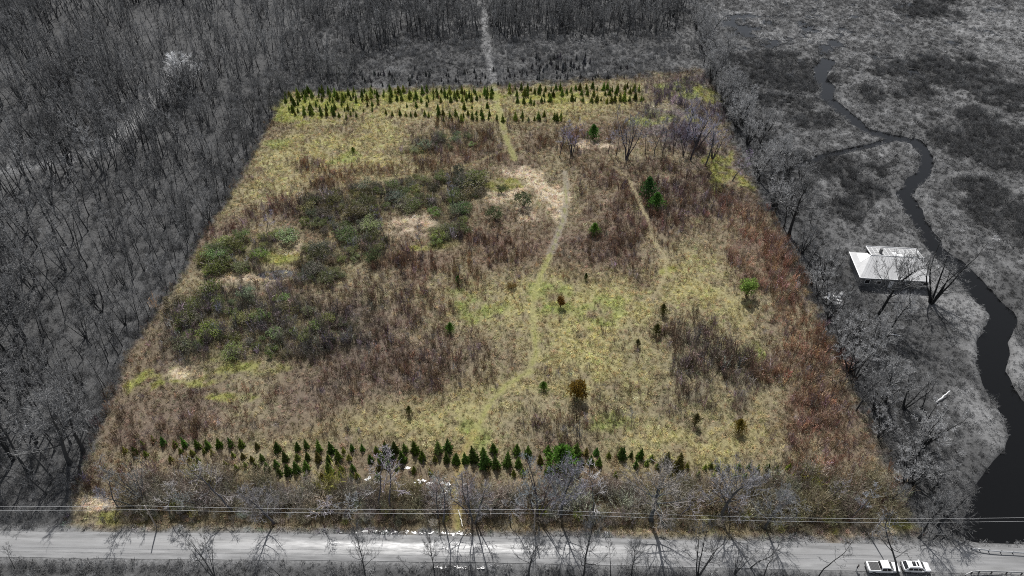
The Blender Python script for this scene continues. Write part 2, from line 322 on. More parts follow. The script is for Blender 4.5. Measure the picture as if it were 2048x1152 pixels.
# ------------------------------------------------------------------ object helpers
def mesh(name, verts, faces, mats=(), smooth=False, mi=None):
    me = bpy.data.meshes.new(name); me.from_pydata([tuple(v) for v in verts], [], [tuple(f) for f in faces])
    for m in mats: me.materials.append(m)
    if mi is not None: me.polygons.foreach_set('material_index', np.array(mi, np.int32))
    if smooth: me.polygons.foreach_set('use_smooth', np.ones(len(me.polygons), bool))
    me.update(); return me
def link(name, data, parent=None, loc=None, rot=None):
    o = bpy.data.objects.new(name, data); COL.objects.link(o)
    if parent: o.parent = parent
    if loc is not None: o.location = loc
    if rot is not None: o.rotation_euler = rot
    return o
def tag(o, label=None, cat=None, group=None, kind=None):
    if label: o['label'] = label
    if cat: o['category'] = cat
    if group: o['group'] = group
    if kind: o['kind'] = kind
    return o
class MB:
    """collects boxes, tubes and faces for one mesh"""
    def __init__(s): s.v = []; s.f = []; s.m = []
    def add(s, vs, fs, mi=0):
        o = len(s.v); s.v += [tuple(map(float, p)) for p in vs]; s.f += [tuple(i+o for i in f) for f in fs]; s.m += [mi]*len(fs); return s
    def box(s, x0, x1, y0, y1, z0, z1, mi=0):
        return s.add([(x0, y0, z0), (x1, y0, z0), (x1, y1, z0), (x0, y1, z0), (x0, y0, z1), (x1, y0, z1), (x1, y1, z1), (x0, y1, z1)],
                     [(0, 3, 2, 1), (4, 5, 6, 7), (0, 1, 5, 4), (1, 2, 6, 5), (2, 3, 7, 6), (3, 0, 4, 7)], mi)
    def tube(s, pts, rad, n=6, cap=True, mi=0):
        pts = [Vector(p) for p in pts]; rings = []; vs = []; fs = []
        for i, p in enumerate(pts):
            d = (pts[min(i+1, len(pts)-1)]-pts[max(i-1, 0)]).normalized()
            a = d.orthogonal().normalized() if i == 0 else (a - d*a.dot(d)).normalized()
            b = d.cross(a); r = rad[i] if hasattr(rad, '__len__') else rad
            for k in range(n):
                q = 2*math.pi*k/n; vs.append(p + (a*math.cos(q)+b*math.sin(q))*r)
        for i in range(len(pts)-1):
            for k in range(n): fs.append((i*n+k, i*n+(k+1) % n, (i+1)*n+(k+1) % n, (i+1)*n+k))
        if cap: fs += [tuple(range(n-1, -1, -1)), tuple((len(pts)-1)*n+k for k in range(n))]
        return s.add(vs, fs, mi)
    def loft(s, rings, cap=True, mi=0):
        n = len(rings[0]); vs = [p for r in rings for p in r]; fs = []
        for i in range(len(rings)-1):
            for k in range(n): fs.append((i*n+k, i*n+(k+1) % n, (i+1)*n+(k+1) % n, (i+1)*n+k))
        if cap: fs += [tuple(range(n-1, -1, -1)), tuple((len(rings)-1)*n+k for k in range(n))]
        return s.add(vs, fs, mi)
    def me(s, name, mats, smooth=False): return mesh(name, s.v, s.f, mats, smooth, s.m)

# ------------------------------------------------------------------ ground: one sheet to the horizon
def axis(lo, hi, step, far):
    a = np.arange(lo, hi+1e-6, step); k = np.array([2, 5, 12, 25, 50, 100, 200, 400, 800, 1600, 3200, far])
    return np.concatenate([lo-k[::-1], a, hi+k])
gx = axis(-245, 245, 0.8, 6000); gy = axis(50, 350, 0.8, 6000)
X, Y = np.meshgrid(gx, gy); nx, ny = len(gx), len(gy)
xf, yf = X.ravel(), Y.ravel()
zf = height(xf, yf)
idx = np.arange(nx*ny).reshape(ny, nx)
quads = np.stack([idx[:-1, :-1], idx[:-1, 1:], idx[1:, 1:], idx[1:, :-1]], -1).reshape(-1, 4)
gm = bpy.data.meshes.new('ground'); gm.vertices.add(nx*ny); gm.vertices.foreach_set('co', np.stack([xf, yf, zf], -1).ravel())
gm.loops.add(quads.size); gm.loops.foreach_set('vertex_index', quads.ravel().astype(np.int32))
gm.polygons.add(len(quads)); gm.polygons.foreach_set('loop_start', (np.arange(len(quads))*4).astype(np.int32))
gm.polygons.foreach_set('use_smooth', np.ones(len(quads), bool))
gm.update(calc_edges=True); gm.materials.append(ground_mat())
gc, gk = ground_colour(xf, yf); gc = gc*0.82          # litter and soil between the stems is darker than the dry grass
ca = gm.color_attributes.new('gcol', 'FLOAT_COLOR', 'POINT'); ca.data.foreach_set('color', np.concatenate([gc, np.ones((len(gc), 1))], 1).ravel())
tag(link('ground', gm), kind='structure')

def sheet(name, pts, z, mat):
    return tag(link(name, mesh(name, [(p[0], p[1], z) for p in pts], [tuple(range(len(pts)))], [mat])), kind='structure')
M_RIVER = water_mat('river_water', (0.003, 0.003, 0.003), 0.08, 0.10, 0.42, 0.6)
M_POND = water_mat('pond_water', (0.03, 0.03, 0.035), 0.22, 0.5, 0.7, 2.5)
sheet('river_water', [(60, 20), (900, 20), (900, 900), (60, 900)], WL, M_RIVER)
def local_pond(ell, z):
    u, v, ru, rv = ell; c = g(u, v); a = (g(u+ru, v)[0]-c[0])*1.1; b = abs(g(u, v-rv)[1]-g(u, v+rv)[1])/2*1.1
    return [(c[0]+a*math.cos(q), c[1]+b*math.sin(q)) for q in np.linspace(0, 2*math.pi, 25)[:-1]]
for e in PONDS:
    p = local_pond(e, 0); c = g(e[0], e[1]); zl = float(height(np.array([c[0]]), np.array([c[1]]), ponds=False)[0])
    sheet('puddle_water', p, zl-0.2, M_POND)
for (u, v, ru, rv) in GLINT+WET:                        # shallow standing water between the stems
    for k in range(max(3, int(ru/(5.0 if rv > 3 else 2.6)))):
        c = g(u+random.gauss(0, ru*0.5), v+random.gauss(0, rv*0.5)); a = random.uniform(0.12, 0.36) if rv > 3 else random.uniform(0.07, 0.24); ph = random.random()*6
        sheet('puddle_water', [(c[0]+a*(1+0.35*math.sin(3*q+ph))*math.cos(q)*1.5, c[1]+a*(1+0.3*math.cos(2*q+ph))*math.sin(q)) for q in np.linspace(0, 2*math.pi, 15)[:-1]], hz(*c)+0.05, M_POND)
# road strip
rx = np.concatenate([[-900, -500, -250], np.arange(-150, 150.1, 1.0), [250, 500, 900]])
prof = np.linspace(-1, 1, 15); rvts = []; ruv = []
for x in rx:
    yc = road_y(x)
    for q in prof:
        wob = 0.35*(float(fbm(np.array([x]), np.array([q*40.0]), 5, 71, 3)[0])-0.5) if abs(q) > 0.99 else 0
        rvts.append((x, yc+q*RHW+wob*(1 if q > 0 else -1), 0.17+0.09*(1-q*q) - 0.03*math.exp(-((abs(q)-0.45)/0.13)**2))); ruv.append((x, q))
npf = len(prof)
rf = [(i*npf+k, (i+1)*npf+k, (i+1)*npf+k+1, i*npf+k+1) for i in range(len(rx)-1) for k in range(npf-1)]
rm = mesh('road', rvts, rf, [road_mat()], True)
uvl = rm.uv_layers.new(name='UVMap'); li = np.zeros(len(rm.loops), np.int32); rm.loops.foreach_get('vertex_index', li)
uvl.data.foreach_set('uv', np.array(ruv)[li].ravel())
tag(link('road', rm), kind='structure')

# ------------------------------------------------------------------ plant shapes (each built once, shared by its copies)
def rv3(rnd, s=1.0): return Vector((rnd.gauss(0, s), rnd.gauss(0, s), rnd.gauss(0, s)))
def ribbon(mb, p, q, w0, w1, rnd, bend=None):
    d = (q-p).normalized(); a = d.cross(rv3(rnd)).normalized()
    if bend is None: mb.add([p-a*w0, p+a*w0, q+a*w1, q-a*w1], [(0, 1, 2, 3)])
    else:
        m = (p+q)/2+bend; wm = (w0+w1)/2
        mb.add([p-a*w0, p+a*w0, m+a*wm, m-a*wm, q+a*w1, q-a*w1], [(0, 1, 2, 3), (3, 2, 4, 5)])
def branch_path(rnd, p, d, L, n, up=0.12, wob=0.12):
    pts = [p.copy()]; d = d.normalized()
    for i in range(n):
        d = (d + Vector((0, 0, up)) + rv3(rnd, wob)).normalized(); p = p + d*(L/n); pts.append(p.copy())
    return pts, d
def bare_tree_mesh(seed, h, width, r0, stems=1, bole=0.3, limbs=16, subs=6, twigs=6, up=0.14, wob=0.12, tw=0.022, vase=0.25):
    """trunk mesh (stems and main limbs) and crown mesh (branches and twigs) of a leafless tree of height h"""
    rnd = random.Random(seed); tr = MB(); cr = MB()
    for s in range(stems):
        a = 2*math.pi*(s+rnd.random()*0.6)/max(stems, 1)
        d = Vector((math.cos(a)*vase, math.sin(a)*vase, 1)) if stems > 1 else Vector((rnd.gauss(0, 0.04), rnd.gauss(0, 0.04), 1))
        hh = h*(1 if s == 0 else rnd.uniform(0.75, 1.0)); rr = r0*(1 if stems == 1 else 0.62)
        n = 9
        pts, _ = branch_path(rnd, Vector((math.cos(a)*0.15*(stems > 1), math.sin(a)*0.15*(stems > 1), -0.25)), d, hh/ (1.0 if stems == 1 else 1.02), n, 0.03, 0.05+wob*0.25)
        rad = [max(rr*(1-i/n)**0.85, 0.02)*(1.35 if i == 0 else 1) for i in range(n+1)]
        tr.tube(pts, rad, 6, False)
        nl = limbs if stems == 1 else max(4, int(limbs*1.4/stems))
        for k in range(nl):
            t = bole + (0.97-bole)*((k+rnd.random())/nl); i = min(int(t*n), n-1); p = pts[i].lerp(pts[i+1], t*n-i)
            az = k*2.4+rnd.random(); el = rnd.uniform(0.35, 0.95)*(0.6+0.7*(t-bole))
            ld = Vector((math.cos(az), math.sin(az), math.tan(min(el, 1.25))))
            L = width*0.62*(1.15-0.8*((t-bole)/(1-bole)))*rnd.uniform(0.7, 1.15)
            r = max(rad[i]*0.45, 0.03)
            lp, _ = branch_path(rnd, p, ld, L, 4, up, wob)
            tr.tube(lp, [r, r*0.75, r*0.5, r*0.33, 0.012], 4, False)
            for j in range(subs):
                t2 = 0.25+0.75*(j+rnd.random())/subs; i2 = min(int(t2*4), 3); q = lp[i2].lerp(lp[i2+1], t2*4-i2)
                dd = (lp[i2+1]-lp[i2]).normalized(); sd2 = (dd + rv3(rnd, 0.55) + Vector((0, 0, 0.25))).normalized()
                L2 = L*rnd.uniform(0.25, 0.5)*(1.2-0.6*t2)+0.25
                sp, _ = branch_path(rnd, q, sd2, L2, 2, up, wob)
                r2 = max(r*0.3, 0.014)
                cr.tube(sp, [r2, r2*0.7, 0.008], 3, False)
                for m in range(twigs):
                    t3 = 0.15+0.85*(m+rnd.random())/twigs; i3 = min(int(t3*2), 1); w = sp[i3].lerp(sp[i3+1], min(t3*2-i3, 1))
                    td = (sd2 + rv3(rnd, 0.6) + Vector((0, 0, 0.3))).normalized(); L3 = L2*rnd.uniform(0.25, 0.6)+0.15
                    ribbon(cr, w, w+td*L3, tw, tw*0.4, rnd, rv3(rnd, 0.05*L3))
                    for _ in range(2):
                        b0 = w+td*L3*rnd.uniform(0.3, 0.9); ribbon(cr, b0, b0+(td+rv3(rnd, 0.7)).normalized()*L3*0.5, tw*0.8, tw*0.3, rnd)
    return tr.me('trunk', [M_BARK]), cr.me('crown', [M_TWIG])
def spruce_mesh(seed, lay=15, br=9, full=1.0):
    """unit spruce 1 m tall: drooping whorls of needled branches"""
    rnd = random.Random(seed); tr = MB(); cr = MB()
    tr.tube([(0, 0, -0.06), (0, 0, 0.5), (0, 0, 0.97)], [0.03, 0.02, 0.005], 5, False)
    for l in range(lay):
        t = l/(lay-1); z = 0.06+0.9*t; R0 = (0.25*(1-t)**0.9+0.018)*full
        n = max(4, int(br*(1-0.45*t)))
        for k in range(n):
            a = 2*math.pi*(k+rnd.random()*0.8)/n; R1 = R0*rnd.uniform(0.75, 1.2)
            p = Vector((0, 0, z)); d = Vector((math.cos(a), math.sin(a), 0))
            q = p+d*R1+Vector((0, 0, -0.10*R1/0.25+rnd.uniform(-0.02, 0.02)+0.05*t)); m = p.lerp(q, 0.55)+Vector((0, 0, 0.015))
            s = Vector((-d.y, d.x, 0)); w = 0.055*(R1/0.25)+0.014
            cr.add([p, m-s*w+Vector((0, 0, -w*0.5)), q, m+s*w+Vector((0, 0, -w*0.5)), m+Vector((0, 0, 0.012))], [(0, 1, 4), (4, 1, 2), (0, 4, 3), (4, 2, 3)])
            cr.add([p+Vector((0, 0, 0.02)), m+Vector((0, 0, w*0.8)), q+Vector((0, 0, 0.01)), m-Vector((0, 0, w))], [(0, 1, 2), (0, 2, 3)])
    cr.add([(-0.012, 0, 0.9), (0.012, 0, 0.9), (0, 0, 1.0)], [(0, 1, 2)]); cr.add([(0, -0.012, 0.9), (0, 0.012, 0.9), (0, 0, 1.0)], [(0, 1, 2)])
    return tr.me('trunk', [M_BARK]), cr.me('crown', [M_NEEDLE])
def leafy_mesh(seed, n=900, lobes=9, shape='shrub', leaf=0.055, stems=5):
    """unit shrub or round tree 1 m tall: stems and loose clumps of leaves with gaps between them"""
    rnd = random.Random(seed); st = MB(); cr = MB(); L = []
    for k in range(lobes):
        a = 2*math.pi*(k+rnd.random())/lobes
        if shape == 'shrub': c = Vector((math.cos(a)*rnd.uniform(0.1, 0.48), math.sin(a)*rnd.uniform(0.1, 0.48), rnd.uniform(0.35, 0.78))); r = rnd.uniform(0.16, 0.3)
        elif shape == 'pine':
            t = (k+0.5)/lobes; c = Vector((math.cos(k*2.4)*0.26*(1-t), math.sin(k*2.4)*0.26*(1-t), 0.2+0.72*t)); r = 0.30*(1-t)**0.8+0.06
        else: c = Vector((math.cos(a)*rnd.uniform(0.05, 0.26), math.sin(a)*rnd.uniform(0.05, 0.26), rnd.uniform(0.42, 0.82))); r = rnd.uniform(0.14, 0.24)
        L.append((c, r))
    if shape == 'shrub':
        for k in range(90):
            c, r = L[k % lobes]; d = (rv3(rnd)+Vector((0, 0, 0.8))).normalized(); p = c+d*r*0.5; ribbon(st, p, p+d*r*rnd.uniform(0.6, 1.2), 0.006, 0.003, rnd)
    for k in range(stems):
        c, r = L[k % lobes]; st.tube([(c.x*0.02, c.y*0.02, -0.05), (c.x*0.5, c.y*0.5, c.z*0.55), tuple(c)], [0.018, 0.013, 0.005], 4, False)
    if shape != 'shrub': st.tube([(0, 0, -0.05), (0, 0, 0.5), (0, 0, 0.9)], [0.026, 0.018, 0.006], 5, False)
    for i in range(n):
        c, r = L[rnd.randrange(lobes)]; d = rv3(rnd).normalized(); p = c+d*r*(rnd.random()**0.4)*rnd.uniform(0.8, 1.15)
        if p.z < 0.03: continue
        if shape == 'pine': ax = (d+Vector((0, 0, 0.5))+rv3(rnd, 0.3)).normalized()
        else: ax = (d+rv3(rnd, 0.6)).normalized()
        s = ax.cross(rv3(rnd)).normalized(); l = leaf*rnd.uniform(0.6, 1.4); w = l*(0.45 if shape != 'pine' else 0.3)
        cr.add([p-ax*l*0.5, p+s*w, p+ax*l, p-s*w], [(0, 1, 2, 3)])
    return st.me('stem', [M_BARK]), cr.me('crown', [M_LEAF if shape != 'pine' else M_NEEDLE])
def brush_mesh(seed, n=14, h=1.0, spread=0.32, tw=0.012, twigs=4):
    """unit clump of leafless stems"""
    rnd = random.Random(seed); mb = MB()
    for k in range(n):
        a = rnd.random()*6.283; r = spread*0.6*rnd.random()**0.5; p = Vector((math.cos(a)*r, math.sin(a)*r, -0.05))
        hh = h*rnd.uniform(0.5, 1.0); q = p+Vector((math.cos(a)*r*0.9+rnd.gauss(0, 0.09), math.sin(a)*r*0.9+rnd.gauss(0, 0.09), hh))
        ribbon(mb, p, q, tw, tw*0.4, rnd, rv3(rnd, 0.03))
        for j in range(twigs):
            b = p.lerp(q, rnd.uniform(0.35, 0.95)); d = ((q-p).normalized()*0.8+rv3(rnd, 0.5)); d.z = abs(d.z)
            ribbon(mb, b, b+d.normalized()*hh*rnd.uniform(0.12, 0.35), tw*0.75, tw*0.3, rnd)
    return mb.me('brush', [M_TWIG])
def tuft_mesh(seed, n=16, h=0.4, spread=0.25, w=0.02, droop=0.6):
    rnd = random.Random(seed); mb = MB()
    for k in range(n):
        a = rnd.random()*6.283; r = spread*rnd.random()**0.7; p = Vector((math.cos(a)*r, math.sin(a)*r, -0.04))
        hh = h*rnd.uniform(0.5, 1.1); o = Vector((math.cos(a), math.sin(a), 0))*hh*droop*rnd.uniform(0.3, 1.2)+rv3(rnd, 0.05)
        s = o.cross(Vector((0, 0, 1))); s = s.normalized() if s.length > 1e-4 else Vector((1, 0, 0))
        m = p+o*0.45+Vector((0, 0, hh*0.75)); q = p+o*1.2+Vector((0, 0, hh*(1-0.5*droop)))
        mb.add([p-s*w, p+s*w, m+s*w*0.8, m-s*w*0.8, q], [(0, 1, 2, 3), (3, 2, 4)])
    return mb.me('tuft', [M_GRASS])

# ------------------------------------------------------------------ uncountable growth: one object each
def scatter(name, label, cat, protos, pos, scale, tint, tilt=0.12):
    n = len(pos); me = bpy.data.meshes.new(name); me.vertices.add(n); me.vertices.foreach_set('co', np.asarray(pos, np.float32).ravel())
    def attr(nm, ty, key, data): a = me.attributes.new(nm, ty, 'POINT'); a.data.foreach_set(key, np.ascontiguousarray(data).ravel())
    rot = np.stack([R.normal(0, tilt, n), R.normal(0, tilt, n), R.uniform(0, 6.283, n)], -1)
    sc = np.asarray(scale, np.float32); sc = np.repeat(sc[:, None], 3, 1) if sc.ndim == 1 else sc
    attr('rot', 'FLOAT_VECTOR', 'vector', rot.astype(np.float32)); attr('scl', 'FLOAT_VECTOR', 'vector', sc.astype(np.float32))
    attr('pick', 'INT', 'value', R.integers(0, len(protos), n).astype(np.int32))
    attr('tint', 'FLOAT_COLOR', 'color', np.concatenate([np.clip(tint, 0.003, 0.9), np.ones((n, 1))], 1).astype(np.float32))
    coll = bpy.data.collections.new(name+'_shapes')
    for p in protos: coll.objects.link(bpy.data.objects.new(name+'_shape', p))
    ng = bpy.data.node_groups.new(name+'_scatter', 'GeometryNodeTree')
    ng.interface.new_socket('Geometry', in_out='INPUT', socket_type='NodeSocketGeometry'); ng.interface.new_socket('Geometry', in_out='OUTPUT', socket_type='NodeSocketGeometry')
    gi = ng.nodes.new('NodeGroupInput'); go = ng.nodes.new('NodeGroupOutput')
    ci = ng.nodes.new('GeometryNodeCollectionInfo'); ci.inputs['Collection'].default_value = coll
    ci.inputs['Separate Children'].default_value = True; ci.inputs['Reset Children'].default_value = True
    ip = ng.nodes.new('GeometryNodeInstanceOnPoints'); ip.inputs['Pick Instance'].default_value = True
    def na(nm, dt): k = ng.nodes.new('GeometryNodeInputNamedAttribute'); k.data_type = dt; k.inputs['Name'].default_value = nm; return k.outputs['Attribute']
    ng.links.new(gi.outputs[0], ip.inputs['Points']); ng.links.new(ci.outputs[0], ip.inputs['Instance'])
    ng.links.new(na('rot', 'FLOAT_VECTOR'), ip.inputs['Rotation']); ng.links.new(na('scl', 'FLOAT_VECTOR'), ip.inputs['Scale']); ng.links.new(na('pick', 'INT'), ip.inputs['Instance Index'])
    ng.links.new(ip.outputs[0], go.inputs[0])
    o = link(name, me); md = o.modifiers.new('scatter', 'NODES'); md.node_group = ng
    return tag(o, label, cat, kind='stuff')

def rand_pts(n, x0, x1, y0, y1): return R.uniform(x0, x1, n), R.uniform(y0, y1, n)
def infield(x, y, m=0):
    u, v = proj(x, y, 0.0); return (u > -60-m) & (u < 2108+m) & (v > -40-m) & (v < 1175+m)
def jit(c, s=0.16, mono=False):
    n = len(c); k = np.exp(R.normal(0, s, (n, 1))); return c*k*(1 if mono else np.exp(R.normal(0, s*0.2, (n, 3))))
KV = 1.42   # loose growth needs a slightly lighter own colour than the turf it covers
def on_path(x, y):
    d = np.full(len(x), 1e9)
    for p, w in ((PATH1, 1.0), (PATH2, 0.85), (PATH3, 0.6), (PATH4, 0.5)): d = np.minimum(d, dist_poly(x, y, p)[0]/w)
    return d
# turf in the field
x, y = rand_pts(120000, -92, 92, 66, 275)
pd = parcel_d(x, y); dr = np.abs(y-road_y(x)); pa = on_path(x, y)
z, ms, rv = height(x, y, True)
keep = (pd > -1.5) & (dr > RHW+0.5) & (pa > 0.8+R.random(len(x))*0.5)
keep &= R.random(len(x)) < 0.48+0.6*sstep(0.3, 0.62, fbm(x, y, 2.2, 88, 2))
x, y, z = x[keep], y[keep], z[keep]; c, k = ground_colour(x, y)
TUFT = [tuft_mesh(100+i, 20, 0.5, 0.3, 0.024, 0.6) for i in range(6)]
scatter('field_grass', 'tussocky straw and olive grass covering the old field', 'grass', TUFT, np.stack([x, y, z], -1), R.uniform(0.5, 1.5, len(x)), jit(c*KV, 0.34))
# turf of the short paths
x, y = rand_pts(60000, -92, 92, 66, 275); pa = on_path(x, y); dr = np.abs(y-road_y(x)); keep = (pa < 1.05) & (dr > RHW+0.4); x, y = x[keep], y[keep]
c, k = ground_colour(x, y)
scatter('path_grass', 'short trodden grass along the mown tracks', 'grass', TUFT, np.stack([x, y, height(x, y)], -1), R.uniform(0.25, 0.55, len(x)), jit(c*KV*0.95, 0.25))
# grey grass outside: banks, verges, wood edge
x, y = rand_pts(150000, -180, 245, 60, 352)
pd = parcel_d(x, y); dr = np.abs(y-road_y(x)); z, ms, rv = height(x, y, True); n2 = fbm(x, y, 9, 81, 3)
keep = (pd < 0.5) & (dr > RHW+0.3) & (z > WL-0.05) & infield(x, y) & ((x > 60) | (y < 72) | ((y > 235) & (x > -90)) | (R.random(len(x)) < 0.15))
keep &= R.random(len(x)) < np.where(ms > 0.5, 0.8, 0.9)
x, y, z, ms = x[keep], y[keep], z[keep], ms[keep]; c, k = ground_colour(x, y)
TUSS = [tuft_mesh(120+i, 22, 0.6, 0.42, 0.03, 0.9) for i in range(5)]
scatter('marsh_grass', 'grey tussock grass of the marsh and stream banks', 'grass', TUSS, np.stack([x, y, z], -1), R.uniform(0.6, 1.5, len(x))*np.where(ms > 0.5, 1.15, 0.8), jit(c*1.2, 0.36, True))

# leafless scrub of the field, and its taller thickets
BR = [brush_mesh(200+i, 8+i, 1.0, 0.30, 0.013, 4) for i in range(8)]
def scrub_points():
    x, y = rand_pts(60000, -88, 84, 68, 268); n1 = fbm(x, y, 9, 91, 3); n2 = fbm(x, y, 2.5, 92, 2)
    dens = np.full(len(x), 0.2); col = np.tile(lin(112, 94, 74), (len(x), 1)); hh = np.full(len(x), 0.95)
    for p in MEADOW: m = pmask(x, y, p, 9, 26); dens = dens*(1-m)+0.085*m
    for p, cc in SCRUB:
        m = pmask(x, y, p, 9, 26); dens = np.maximum(dens, m*0.5); col = mixc(col, mute(cc, 0.1), m); hh = hh+0.7*m*(hh < 1.3)
    m = pmask(x, y, SCRUB[1][0], 4, 14); dens = np.maximum(dens, m*0.7); hh = hh+0.35*m; col = mixc(col, lin(142, 116, 98), m*0.9)
    for gr in GREENSH: m = pmask(x, y, gr, 4, 8); dens = np.maximum(dens, m*0.45); col = mixc(col, lin(112, 108, 100), m*0.8); hh = hh+0.5*m
    for kk in (6, 7):
        m = pmask(x, y, SCRUB[kk][0], 3, 12); dens = np.maximum(dens, m*0.85); hh = hh+0.75*m
    dens *= 1-0.85*np.maximum(emask(x, y, PALE, 0.5, 63), emask(x, y, LIME, 0.5, 62))
    dens = dens*sstep(0.22, 0.6, n1*0.75+n2*0.25)*1.5
    dens = dens*np.where(fbm(x, y, 3.4, 93, 2) > 0.5, 1.45, 0.55)
    keep = (parcel_d(x, y) > -1.5) & (R.random(len(x)) < dens) & (on_path(x, y) > 1.3) & (np.abs(y-road_y(x)) > RHW+1.2)
    return x[keep], y[keep], col[keep], hh[keep]
x, y, c, hh = scrub_points()
hh = hh*np.exp(R.normal(0, 0.28, len(x)))
c = c*np.where(R.random(len(x)) < 0.25, 0.7, 1.0)[:, None]
c = mixc(c, lin(118, 112, 118), (R.random(len(x)) < 0.25)*0.7)
scatter('field_scrub', 'knee to head high leafless brown scrub scattered over the field', 'scrub', BR, np.stack([x, y, height(x, y)], -1), np.stack([hh*0.95, hh*0.95, hh*1.35], -1), jit(c*1.5, 0.42))
# roadside thicket
BIG = [brush_mesh(230+i, 34, 1.0, 0.5, 0.008, 9) for i in range(6)]
x, y = rand_pts(4000, -88, 84, 68, 96); keep = (R.random(len(x)) < pmask(x, y, THICKET, 1.5)*1.0) & (on_path(x, y) > 1.9) & (np.abs(y-road_y(x)) > RHW+2.2); x, y = x[keep], y[keep]
nn = fbm(x, y, 7, 95, 3); c = np.tile(lin(130, 122, 108), (len(x), 1)); c = mixc(c, lin(128, 122, 98), sstep(0.5, 0.65, nn)*0.5); c = mixc(c, lin(138, 132, 124), sstep(0.55, 0.4, nn)*0.8); c = mixc(c, lin(116, 116, 62), (R.random(len(x)) < 0.04)*1.0)
hh = 2.3*np.exp(R.normal(0, 0.25, len(x))); hh *= 0.6+0.8*sstep(RHW+2, RHW+7, np.abs(y-road_y(x)))
scatter('roadside_thicket', 'dense leafless grey brown thicket between the road and the spruce rows', 'thicket', BIG, np.stack([x, y, height(x, y)], -1), np.stack([hh*0.85, hh*0.85, hh], -1), jit(mute(c, 0.0)*1.4, 0.28))
# grey scrub outside
x, y = rand_pts(100000, -250, 245, 58, 352); ms = pmask(x, y, MARSH, 8); z = height(x, y); n1 = fbm(x, y, 10, 96, 3)
md = emask(x, y, MSHRUB, 0.9, 64)
dens = np.maximum(ms*md*0.75, 0)
edge = np.exp(-((x-82)/6.0)**2)*(y < 250)*0.4; dens = np.maximum(dens, edge*sstep(0.3, 0.6, n1))
top = ((y > 240) & (x > -95) & (x < 85))*0.34*sstep(0.25, 0.55, n1); dens = np.maximum(dens, top)
dens = np.maximum(dens, ((y < road_y(x)-RHW-1.0))*0.5*sstep(0.35, 0.6, n1))
dens = np.maximum(dens, (x < -60)*(y < 262)*0.22*sstep(0.3, 0.55, n1)); dens = np.maximum(dens, ((x < -60) & (x > -96) & (y < 262))*0.4)
dens = np.maximum(dens, ((x > 90) & (y < 150))*0.10*sstep(0.45, 0.65, n1))
keep = (parcel_d(x, y) < 0.3) & (R.random(len(x)) < dens) & infield(x, y) & (z > WL+0.05) & (np.abs(y-road_y(x)) > RHW+0.9) & (on_path(x, y) > 1.5); x, y, z = x[keep], y[keep], z[keep]
v = lin(118, 118, 118)[0]*np.exp(R.normal(0, 0.3, len(x)))*np.where((x > 75) & (y > 150), 0.72, 1.0); v *= np.where(y > 240, 1.15, 1.0)
hh = 1.5*np.exp(R.normal(0, 0.25, len(x)))
scatter('marsh_scrub', 'grey leafless scrub along the stream, marsh and wood edge', 'scrub', BIG, np.stack([x, y, z], -1), np.stack([hh*1.1, hh*1.1, hh], -1), np.repeat(v[:, None], 3, 1))

# ------------------------------------------------------------------ things made of shared shapes
def thing(name, label, cat, parts, loc, rotz, scale, group=None):
    """parts: (name, mesh, tint); an Empty at the base carries them"""
    e = link(name, None, None, loc, (random.gauss(0, 0.035), random.gauss(0, 0.035), rotz)); e.scale = scale if hasattr(scale, '__len__') else (scale,)*3; e.empty_display_size = 0.3
    tag(e, label, cat, group)
    for nm, me, tint in parts:
        o = link(nm, me, e)
        if tint is not None: o['tint'] = [float(t) for t in tint]
    return e
def tj(c, s=0.15): return np.clip(np.asarray(c)*math.exp(random.gauss(0, s))*np.exp(np.array([random.gauss(0, s*0.3) for _ in range(3)])), 0.003, 0.9)
def tg(v, s=0.15): v = float(np.clip(v*math.exp(random.gauss(0, s)), 0.003, 0.9)); return np.array([v, v, v])

# planted spruces by the road: (centre, top, foot of shadow) read from enlargements of the photograph
SPR = [spruce_mesh(300+i, 12+i % 5, 8+i % 3, random.uniform(0.8, 1.35)) for i in range(10)]
Z1 = [(180,250,340),(295,250,370),(375,180,250),(500,120,220),(615,130,270),(415,290,340),(745,180,230),(860,140,300),(815,260,340),(1005,170,300),(945,280,340),(1120,170,310),(1075,260,350),(1170,280,350),(1250,150,300),(1385,140,290),(1500,160,290),(1680,200,300),(1910,200,350),(2005,310,460),(905,340,410),(1010,360,420),(700,350,430),(970,440,520),(1410,310,390),(1520,320,370),(1620,350,420),(1735,330,440),(1320,410,500),(1550,420,480),(1665,430,540),(1795,420,570),(1900,400,520),(1930,490,610),(1440,450,520),(2035,460,620)]
Z2 = [(205,205,330),(310,170,310),(450,175,360),(590,195,350),(725,250,340),(825,210,330),(940,215,330),(1105,240,340),(1210,200,370),(1305,195,370),(1430,210,350),(1545,180,380),(1805,185,380),(1915,170,350),(70,310,460),(205,330,430),(320,310,440),(440,310,465),(560,325,450),(670,285,460),(790,335,430),(1035,340,450),(1155,310,470),(1275,305,450),(1400,295,480),(1620,305,450),(1765,350,440),(1895,305,475),(2005,330,480),(100,450,600),(195,420,590),(305,400,560),(570,420,630),(830,440,570),(1125,430,560),(1230,410,520),(1330,450,530),(1525,470,570),(480,540,640),(690,530,650),(290,530,620),(815,540,630),(885,540,640),(1110,540,650),(700,460,520),(1715,500,600)]
Z3 = [(65,330,480),(180,320,470),(275,255,480),(380,260,370),(400,310,560),(500,210,370),(530,350,560),(650,320,530),(755,220,380),(780,370,520),(890,240,410),(725,510,610),(830,500,600),(1025,340,480),(1110,230,370),(1130,340,440),(1210,240,330),(1325,220,340),(1130,430,530),(1110,470,610),(1435,210,410),(1495,370,480),(1545,260,390),(1600,360,500),(1660,260,370),(1690,370,500),(1440,450,580),(1805,310,400),(1940,260,430),(1880,530,630),(1360,330,450)]
